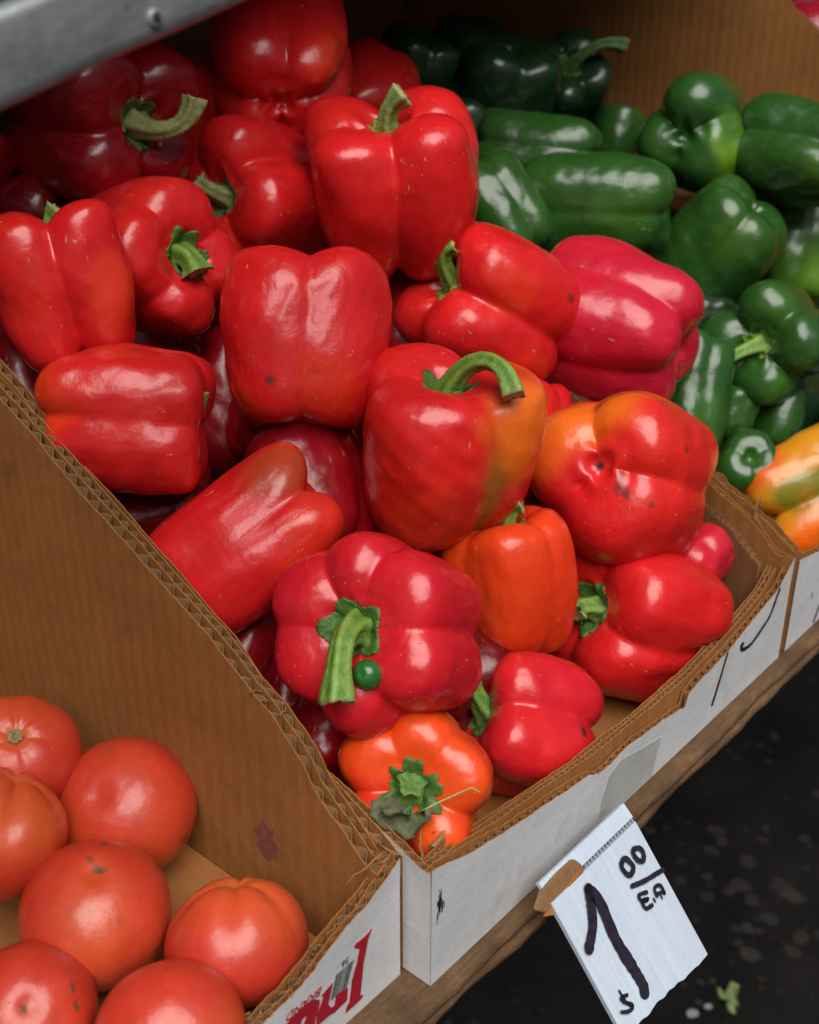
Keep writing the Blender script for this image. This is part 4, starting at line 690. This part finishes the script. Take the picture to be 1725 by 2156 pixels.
 {'id': 'G20', 'w': 90, 'asp': 1.0, 'n': 3, 'ph': 20, 'gd': 0.06, 'tp': 0.96, 'col': 'greenlt', 'loc': [0.4106, 0.0455, 0.0285], 'W': 0.0285, 'axis': [0.4835, -0.0029, 0.8753], 'ref': [-0.8268, -0.33, 0.4556], 'pt': []},
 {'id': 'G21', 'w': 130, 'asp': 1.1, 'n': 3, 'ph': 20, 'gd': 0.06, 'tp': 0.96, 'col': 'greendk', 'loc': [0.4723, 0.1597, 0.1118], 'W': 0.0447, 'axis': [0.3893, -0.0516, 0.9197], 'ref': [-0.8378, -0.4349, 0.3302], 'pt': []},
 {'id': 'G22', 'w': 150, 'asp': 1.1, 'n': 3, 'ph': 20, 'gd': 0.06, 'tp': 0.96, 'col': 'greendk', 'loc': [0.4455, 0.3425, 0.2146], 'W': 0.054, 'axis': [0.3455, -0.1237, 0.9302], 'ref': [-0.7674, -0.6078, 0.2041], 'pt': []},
 {'id': 'Y1', 'w': 235, 'asp': 1.15, 'n': 3, 'ph': 10, 'gd': 0.12, 'tp': 0.95, 'col': 'yellow', 'loc': [0.4152, 0.0358, 0.0503], 'W': 0.0733, 'axis': [0.7796, -0.492, 0.3875], 'ref': [-0.8415, -0.3218, 0.434], 'pt': [['b', [-0.9172, -0.1569, 0.2942], 24, 'lime', 0.95], ['b', [-0.5805, -0.5129, 0.5678], 24, 'lime', 0.9], ['b', [-0.6779, 0.541, 0.4693], 26, 'orange', 0.7], ['b', [-0.6526, -0.4941, -0.4796], 45, 'orange2', 1]]}]
OBJ = {}
for idx, d in enumerate(PEP):
    W = d['W']; seed = d.get('sd', idx*7+11); bigp = d['w'] > 165
    NU, NV = (132, 84) if bigp else (64, 44)
    G, th, rho = pepper_grid(W, d['asp'], d['n'], d['ph'], d['gd'], d['tp'], seed, NU, NV, d.get('dt', .34), d.get('db', .2))
    Mx = frame(d['axis'], d['ref'])
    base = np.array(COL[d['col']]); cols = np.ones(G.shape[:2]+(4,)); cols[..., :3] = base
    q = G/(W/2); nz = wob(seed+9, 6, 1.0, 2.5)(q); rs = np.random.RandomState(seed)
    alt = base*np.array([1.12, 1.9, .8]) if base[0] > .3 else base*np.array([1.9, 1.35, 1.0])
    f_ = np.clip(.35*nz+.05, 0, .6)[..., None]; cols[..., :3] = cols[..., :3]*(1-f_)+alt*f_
    nz2 = wob(seed+4, 8, 3, 7)(q)
    dirs = q/np.array([1, 1, d['asp']]); dirs = dirs/np.maximum(np.linalg.norm(dirs, axis=-1, keepdims=True), 1e-6)
    for kind, wd, ang, cn, stg in d['pt']:
        lv = np.array(Mx.transposed() @ Vector(wd)); lv /= np.linalg.norm(lv)
        if kind == 's':
            dth = np.degrees(np.abs((np.arctan2(q[..., 1], q[..., 0])-math.atan2(lv[1], lv[0])+np.pi) % (2*np.pi)-np.pi)); zz_ = q[..., 2]/d['asp']
            wgt = (stg*np.exp(-(dth*(1+.2*nz2)/ang)**2)*sst(.75, -.35, zz_)*sst(-1.0, -.7, zz_))[..., None]
            cols[..., :3] = cols[..., :3]*(1-wgt)+np.array(COL[cn])*wgt; continue
        a = np.degrees(np.arccos(np.clip(dirs@lv, -1, 1)))*(1+.18*nz2+(.25*wob(seed+6, 8, 8, 16)(q) if ang < 10 else 0))
        wgt = (stg*np.clip(1.5-1.5*sst(.25*ang, 1.15*ang, a), 0, 1))[..., None]
        cols[..., :3] = cols[..., :3]*(1-wgt)+np.array(COL[cn])*wgt
    green = d['id'][0] == 'G'
    nm = 'green_pepper' if green else ('yellow_pepper' if d['id'][0] == 'Y' else 'red_pepper')
    me = gridmesh(nm, G, cols)
    o = link(nm, me, None, [M['green' if green else 'pepper']])
    o.matrix_world = Matrix.Translation(d['loc']) @ Mx.to_4x4()
    tag(o, LAB[d['id']], 'pepper', 'green bell peppers heaped in the tall carton' if nm != 'red_pepper' else 'red bell peppers heaped in the white carton')
    OBJ[d['id']] = o
    if 'st' in d:
        p1, p2, p3, r_, cr = d['st']; inv = np.array(Mx.transposed()); b0 = G[0, 0]+np.array([0, 0, -.01*W])
        pts = b0+bez(*[inv@np.array(p)*W for p in (p1, p2, p3)], 26)
        sm = M['stem_dark'] if d['id'] in ('G13',) else M['stem_dry'] if d['id'] in ('R3', 'R6', 'R11', 'R1') else M['stem']
        s_ = link('stem', stem_mesh(pts, r_*W, seed+5, cap=(.42, .40, .18) if d['id'] != 'R21' else (.06, .14, .02), tinted=d['id'] not in ('G13', 'R3', 'R6')), o, [sm])
        # calyx: draped over the dimple
        nr = 9; NUc = NU; rr = np.random.RandomState(seed+8); nlc = rr.randint(5, 7); ph = rr.uniform(0, 6)
        lim = cr*(.84+.13*np.cos(nlc*th+ph)+.07*np.cos(2*th+ph*2)+.05*rr.normal(0, 1, NUc)*.5+(.14*np.sin(3*th+1)+.10*np.sin(11*th) if d['id'] == 'R21' else 0))*2
        cal = [np.tile(b0+np.array([0, 0, .035*W]), (NUc, 1))]
        rad_rows = np.linalg.norm(G[:, :, :2], axis=-1)/(W/2); half = NV//3
        for j in range(1, nr+1):
            fr = j/nr; ring = np.zeros((NUc, 3))
            for c in range(NUc):
                tgt = lim[c]*fr; zq = np.interp(tgt, rad_rows[:half, c], G[:half, c, 2])
                ring[c] = (math.cos(th[c])*tgt*W/2, math.sin(th[c])*tgt*W/2, zq+W*(.010+.018*(1-fr)**1.0)+.004*W*math.sin(7*th[c]+5*fr))
            cal.append(ring)
        low = cal[-1].copy(); low[:, 2] -= .02*W; cal.append(low); cal.append(np.tile(b0-np.array([0, 0, .02*W]), (NUc, 1)))
        cal = np.array(cal); cc = np.zeros(cal.shape[:2]+(4,))
        link('calyx', gridmesh('calyx', cal, cc), o, [M['stem_dark'] if d['id'] in ('R17', 'R19', 'R13', 'R20', 'R3', 'R5', 'R6', 'G13', 'R21') else M['stem']])

# unseen filler peppers added under the heap, coloured near black to darken gaps
rs = np.random.RandomState(404); taken = [np.array(d['loc']) for d in PEP]; fill = []
for k in range(5):
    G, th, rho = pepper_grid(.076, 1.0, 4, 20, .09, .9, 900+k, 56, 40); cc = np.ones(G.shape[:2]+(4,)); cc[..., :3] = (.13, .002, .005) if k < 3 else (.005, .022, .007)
    me = gridmesh('dark_filler_pepper', G, cc); me.materials.append(M['pepper' if k < 3 else 'green']); fill.append(me)
for xs_, ys_, ks, nm, gl in (((.045, .115, .185, .255), (.10, .17, .24, .31, .385), (0, 1, 2), 'red_pepper', 'red'), ((.375, .45, .525, .60), (.06, .125, .19, .26, .33, .40), (3, 4), 'green_pepper', 'green')):
    for y_ in ys_:
        for x_ in xs_:
            p_ = np.array([x_+rs.uniform(-.008, .008), y_+rs.uniform(-.01, .01), max(.036, .045+.64*y_-.085)])
            if min(np.linalg.norm(p_-q_) for q_ in taken) < .047: continue
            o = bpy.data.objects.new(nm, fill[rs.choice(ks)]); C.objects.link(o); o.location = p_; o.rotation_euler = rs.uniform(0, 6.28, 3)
            tag(o, gl+' filler pepper added to darken the gaps at the bottom of the heap', 'pepper', gl+' filler peppers added under the heap')
# small green fruit nested by the stem of the big crimson pepper, dried leaf and thread on the orange one
def child_local(o, p): return np.array(o.matrix_world.inverted() @ Vector(p))
def leafmesh(name, parent, pts2, origin, ax, ay, mat, seed, crumple=.002, n=14):
    ax, ay = np.array(ax, float), np.array(ay, float); az = np.cross(ax, ay); wf = wob(seed, 8, 200, 700); vs = []; up = []
    ctr = np.mean(pts2, axis=0); rings = 6; m = len(pts2); L = np.zeros(3) if parent is None else None
    V = []; inv = parent.matrix_world.inverted() if parent is not None else Matrix.Identity(4)
    for k in range(2):
        for r in range(rings+1):
            for (a, b) in pts2:
                c = ctr+(np.array((a, b))-ctr)*(r/rings); p = np.array(origin)+ax*c[0]+ay*c[1]; p = p+az*(crumple*wf(p)-k*.0004)
                V.append(tuple(inv @ Vector(p)))
    f = []; S_ = (rings+1)*m
    for r in range(rings):
        for i in range(m):
            a, b = r*m+i, r*m+(i+1) % m; f.append((a, b, b+m, a+m)); f.append((S_+a, S_+a+m, S_+b+m, S_+b))
    for i in range(m):
        a, b = rings*m+i, rings*m+(i+1) % m; f.append((a, b, S_+b, S_+a))
    return link(name, mesh(name, V, f, True), parent, [mat])
def tomato_grid(W, asp, seed, NU=120, NV=72, nl=6, ribs=.03):
    rs = np.random.RandomState(seed); ph = np.linspace(0, np.pi, NV+1); th = np.linspace(0, 2*np.pi, NU, endpoint=False)
    s, c = np.sin(ph), np.cos(ph); rho = np.sign(s)*np.abs(s)**.92; z = np.sign(c)*np.abs(c)**.95
    z = z-.16*np.exp(-(rho/.20)**2)*(c > 0)+.07*np.exp(-(rho/.18)**2)*(c < 0)
    top = sst(-.2, 1, c)
    wv = np.zeros(NU)
    for k in range(nl): wv += rs.uniform(.4, 1)*np.exp(-((((th-(k+rs.uniform(-.25, .25))*2*np.pi/nl+np.pi) % (2*np.pi))-np.pi)/.22)**2)
    rad = rho[:, None]*(1-ribs*(wv[None]*(.25+1.3*top[:, None])))
    zz = z[:, None]-ribs*1.6*wv[None]*top[:, None]*sst(.05, .35, rho)[:, None]
    P_ = np.stack([rad*np.cos(th)*W/2, rad*np.sin(th)*W/2, zz*W/2*asp], -1); q = P_/(W/2)
    P_ = P_*(1+.030*wob(seed+1, 6, .8, 1.8)(q)+.010*wob(seed+2, 8, 2, 4)(q))[..., None]
    return P_, th
bpy.context.view_layer.update()

bd = OBJ['R17']; G_, th_ = tomato_grid(0.01268, 1.05, 77, 40, 26, 3, .02); cc_ = np.ones(G_.shape[:2]+(4,)); cc_[..., :3] = (.022, .12, .02)
sf = link('small_fruit', gridmesh('small_fruit', G_, cc_), bd, [M['green']]); sf.location = child_local(bd, (0.02327, 0.05318, 0.11271)); sf['label'] = 'tiny round green fruit growing by the stem'
CR, CU = (0.65606, -0.75471, 0.0), (0.35664, 0.31002, 0.8813)
leafmesh('withered_leaf', OBJ['R21'], [(-0.0124, 0.0062), (-0.00796, 0.00701), (-0.00231, 0.00782), (0.00133, 0.00459), (0.00012, 0.00136), (0.00496, 0.00055), (0.01223, 0.00378), (0.01182, -0.00107), (0.00819, -0.0043), (0.00496, -0.00793), (0.00173, -0.00914), (-0.00231, -0.00591), (-0.00796, -0.00389), (-0.0124, 0.00095)], (0.00959, 0.02333, 0.06476), CR, CU, M['leaf_dry'], 5, .0042)
def tubemesh(pts, r, n=6):
    P_ = np.array(pts); tt = np.linspace(0, len(P_)-1, 30); P_ = np.stack([np.interp(tt, range(len(P_)), P_[:, k]) for k in range(3)], 1); P_[1:-1] = (P_[:-2]+2*P_[1:-1]+P_[2:])/4
    tg = np.gradient(P_, axis=0); v = []
    for i in range(len(P_)):
        t = tg[i]/np.linalg.norm(tg[i]); a = np.cross(t, (.3, .2, .9)); a /= np.linalg.norm(a); b = np.cross(t, a)
        v += [P_[i]+r*(math.cos(k/n*6.283)*a+math.sin(k/n*6.283)*b)*(1-.5*i/len(P_)) for k in range(n)]
    return v, [(i*n+k, i*n+(k+1) % n, (i+1)*n+(k+1) % n, (i+1)*n+k) for i in range(len(P_)-1) for k in range(n)]
v_, f_ = tubemesh([(0.0152, 0.02054, 0.06385), (0.02181, 0.01608, 0.06783), (0.02842, 0.01107, 0.07107), (0.03341, 0.00734, 0.07359), (0.03517, 0.00404, 0.07196)], .0005); iv_ = OBJ['R21'].matrix_world.inverted()
link('dry_thread', mesh('dry_thread', [iv_ @ Vector(p) for p in v_], f_, True), OBJ['R21'], [M['thread']])
lfo = leafmesh('leaf', None, [(-0.01251, 0.00506), (-0.00414, 0.01021), (-0.00092, 0.01086), (0.00294, -0.00396), (0.0126, -0.00911), (0.00616, -0.00911), (-0.00414, -0.00396)], (0.22025, 0.10838, 0.08571), CR, CU, M['leaf'], 9, .002); tag(lfo, 'dark green leaf caught behind the boxy orange-red pepper', 'leaf')
sp2_ = [(-.012, .016), (-.004, .007), (.004, .02), (.012, .014), (.007, .002), (.010, -.010), (.004, -.024), (-.003, -.016), (-.006, -.004), (-.010, .004)]
so = leafmesh('leaf_scrap', None, sp2_, (0.7033, 0.1430, -.745), (.66, -.75, 0), (.62, .55, .35), M['scrap'], 15, .005); tag(so, 'pale green scrap of leaf lying on the dark asphalt', 'leaf scrap')
for k, (px, py, s) in enumerate([(0.6601, 0.1651, .007), (0.6787, 0.1564, .005)]):
    po = leafmesh('paper_scrap', None, [(-s, .2*s), (-.3*s, .8*s), (.8*s, .5*s), (s, -.3*s), (.1*s, -.7*s), (-.7*s, -.6*s)], (px, py, -.746), (.66, -.75, 0), (.62, .55, .3), M['scrap_pale'], 20+k, .003)
    tag(po, ['crumpled whitish scrap on the asphalt below the price card', 'smaller whitish scrap on the asphalt beside the crumpled one'][k], 'scrap', 'scraps lying on the asphalt')
for k, (x_, y_, z_, r_) in enumerate([(.728, .215, .262, .044), (.74, .12, .20, .04), (.735, .325, .295, .046), (.81, .27, .262, .045)]):
    G_, th_ = tomato_grid(r_*2, .9, 300+k, 60, 36, 5, .02); cc_ = np.ones(G_.shape[:2]+(4,)); cc_[..., :3] = (.25, .006, .018)
    fo_ = link('fruit', gridmesh('fruit', G_, cc_), None, [M['pepper']]); fo_.location = (x_, y_, z_)
    tag(fo_, ['dark red fruit just past the torn top of the far cardboard wall', 'dark red fruit lying nearest the front of the carton beyond the far wall', 'dark red fruit against the back of the far wall, low down', 'dark red fruit furthest back beyond the far cardboard wall'][k], 'fruit', 'dark red fruit beyond the far wall')


# ------------------------------------------------------------------ tomatoes
TOM = [{'id': 'T1', 'loc': [-0.0624, 0.1837, 0.0551], 'W': 0.0545, 'asp': 0.86, 'axis': [-0.2318, -0.4774, 0.8475], 'label': 'tomato with a corky brown stem scar, uppermost at the left edge', 'ribs': 0.03, 'scar': 1, 'org': 1, 'bl': []},
 {'id': 'T2', 'loc': [-0.0372, 0.1449, 0.03], 'W': 0.0631, 'asp': 0.9, 'axis': [0.5906, 0.2318, -0.7729], 'label': 'large smooth tomato lying against the cardboard divider', 'ribs': 0.012, 'scar': 0, 'org': 0.3, 'bl': [([0.2743, -0.9654, -0.1664], 6, 0.7)]},
 {'id': 'T3', 'loc': [-0.0933, 0.1551, 0.0482], 'W': 0.0569, 'asp': 0.9, 'axis': [0.5597, 0.0502, 0.8272], 'label': 'orange-shouldered tomato cut by the picture edge between two others', 'ribs': 0.05, 'scar': 0, 'org': 1, 'bl': []},
 {'id': 'T4', 'loc': [-0.0833, 0.1053, 0.0288], 'W': 0.0604, 'asp': 0.92, 'axis': [0.0184, 0.2162, -0.9762], 'label': 'red tomato with a small brown blemish near its top, in the middle of the tomatoes', 'ribs': 0.014, 'scar': 0, 'org': 0.4, 'bl': [([0.0392, -0.173, 0.9807], 5, 0.9), ([0.1094, -0.2424, 0.955], 3, 0.5), ([0.2144, -0.9494, -0.1588], 6, 0.5), ([-0.1468, -0.8167, 0.5602], 3, 0.25)]},
 {'id': 'T5', 'loc': [-0.0538, 0.0529, 0.0265], 'W': 0.0555, 'asp': 0.86, 'axis': [0.3548, 0.3885, 0.8504], 'label': 'ribbed orange-red tomato nearest the printed front of the carton', 'ribs': 0.07, 'scar': 0, 'org': 1, 'bl': []},
 {'id': 'T6', 'loc': [-0.1268, 0.0893, 0.0241], 'W': 0.0503, 'asp': 0.88, 'axis': [0.1935, 0.5793, -0.7918], 'label': 'tomato with a star-shaped blossom mark at the lower left corner', 'ribs': 0.012, 'scar': 0, 'org': 0.3, 'bl': [([-0.2712, -0.5505, 0.7942], 4, 0.9)]},
 {'id': 'T7', 'loc': [-0.0997, 0.0385, 0.0259], 'W': 0.0541, 'asp': 0.88, 'axis': [0.4048, 0.5905, -0.6982], 'label': 'smooth tomato at the bottom edge below the ribbed one', 'ribs': 0.014, 'scar': 0, 'org': 0.2, 'bl': [([0.2374, 0.2374, 0.9286], 4, 0.5)]}]
TCOL = dict(red=(.52, .038, .018), org=(.60, .095, .024), sh=(.60, .15, .04))
for idx, d in enumerate(TOM):
    G, th = tomato_grid(d['W'], d['asp'], 200+idx*3, ribs=d['ribs']); Mx = frame(d['axis'], (.3, .5, .8)); q = G/(d['W']/2)
    cols = np.ones(G.shape[:2]+(4,)); f_ = np.clip(.45*sst(-.2, .9, q[..., 2])*d['org']+.45*wob(idx+70, 6, .8, 2)(q), 0, 1)[..., None]
    cols[..., :3] = np.array(TCOL['red'])*(1-f_)+np.array(TCOL['org'])*f_
    r0 = np.linalg.norm(q[..., :2], axis=-1); wg = (np.exp(-(r0/.22)**2)*(q[..., 2] > 0))[..., None]*.7; cols[..., :3] = cols[..., :3]*(1-wg)+np.array(TCOL['sh'])*wg
    wob8 = wob(idx+90, 8, 6, 14)(q)
    dirs = q/np.maximum(np.linalg.norm(q, axis=-1, keepdims=True), 1e-6)
    for wd, ang, stg in d['bl']:
        lv = np.array(Mx.transposed() @ Vector(wd)); lv /= np.linalg.norm(lv); a = np.degrees(np.arccos(np.clip(dirs@lv, -1, 1)))*(1+.45*wob8)
        wgt = (stg*np.clip(1.4-1.4*sst(.2*ang, 1.1*ang, a), 0, 1))[..., None]; cols[..., :3] = cols[..., :3]*(1-wgt)+np.array((.10, .055, .025))*wgt
    o = link('tomato', gridmesh('tomato', G, cols), None, [M['tomato']]); o.matrix_world = Matrix.Translation(d['loc']) @ Mx.to_4x4()
    tag(o, d['label'], 'tomato', 'tomatoes in the torn printed carton')
    if d['scar']:
        n = 26; rr = np.random.RandomState(idx); v = [(0, 0, -.001)]; r_ = d['W']*.058; zc = float(G[2, :, 2].mean())
        for j in (1, 2, 3):
            for k in range(n):
                a = k/n*6.283; rad = r_*j/3*(1+.10*rr.normal()); v.append((rad*math.cos(a), rad*math.sin(a), .0004*(3-j)*-.6+.0006*rr.uniform()+(.0016 if j == 2 else .0006)))
        f = [(0, 1+k, 1+(k+1) % n) for k in range(n)]+[(1+j*n+k, 1+(j+1)*n+k, 1+(j+1)*n+(k+1) % n, 1+j*n+(k+1) % n) for j in (0, 1) for k in range(n)]
        s_ = link('stem_scar', mesh('stem_scar', v, f, True), o, [M['pith']]); s_.location = (0, 0, zc+.0008)
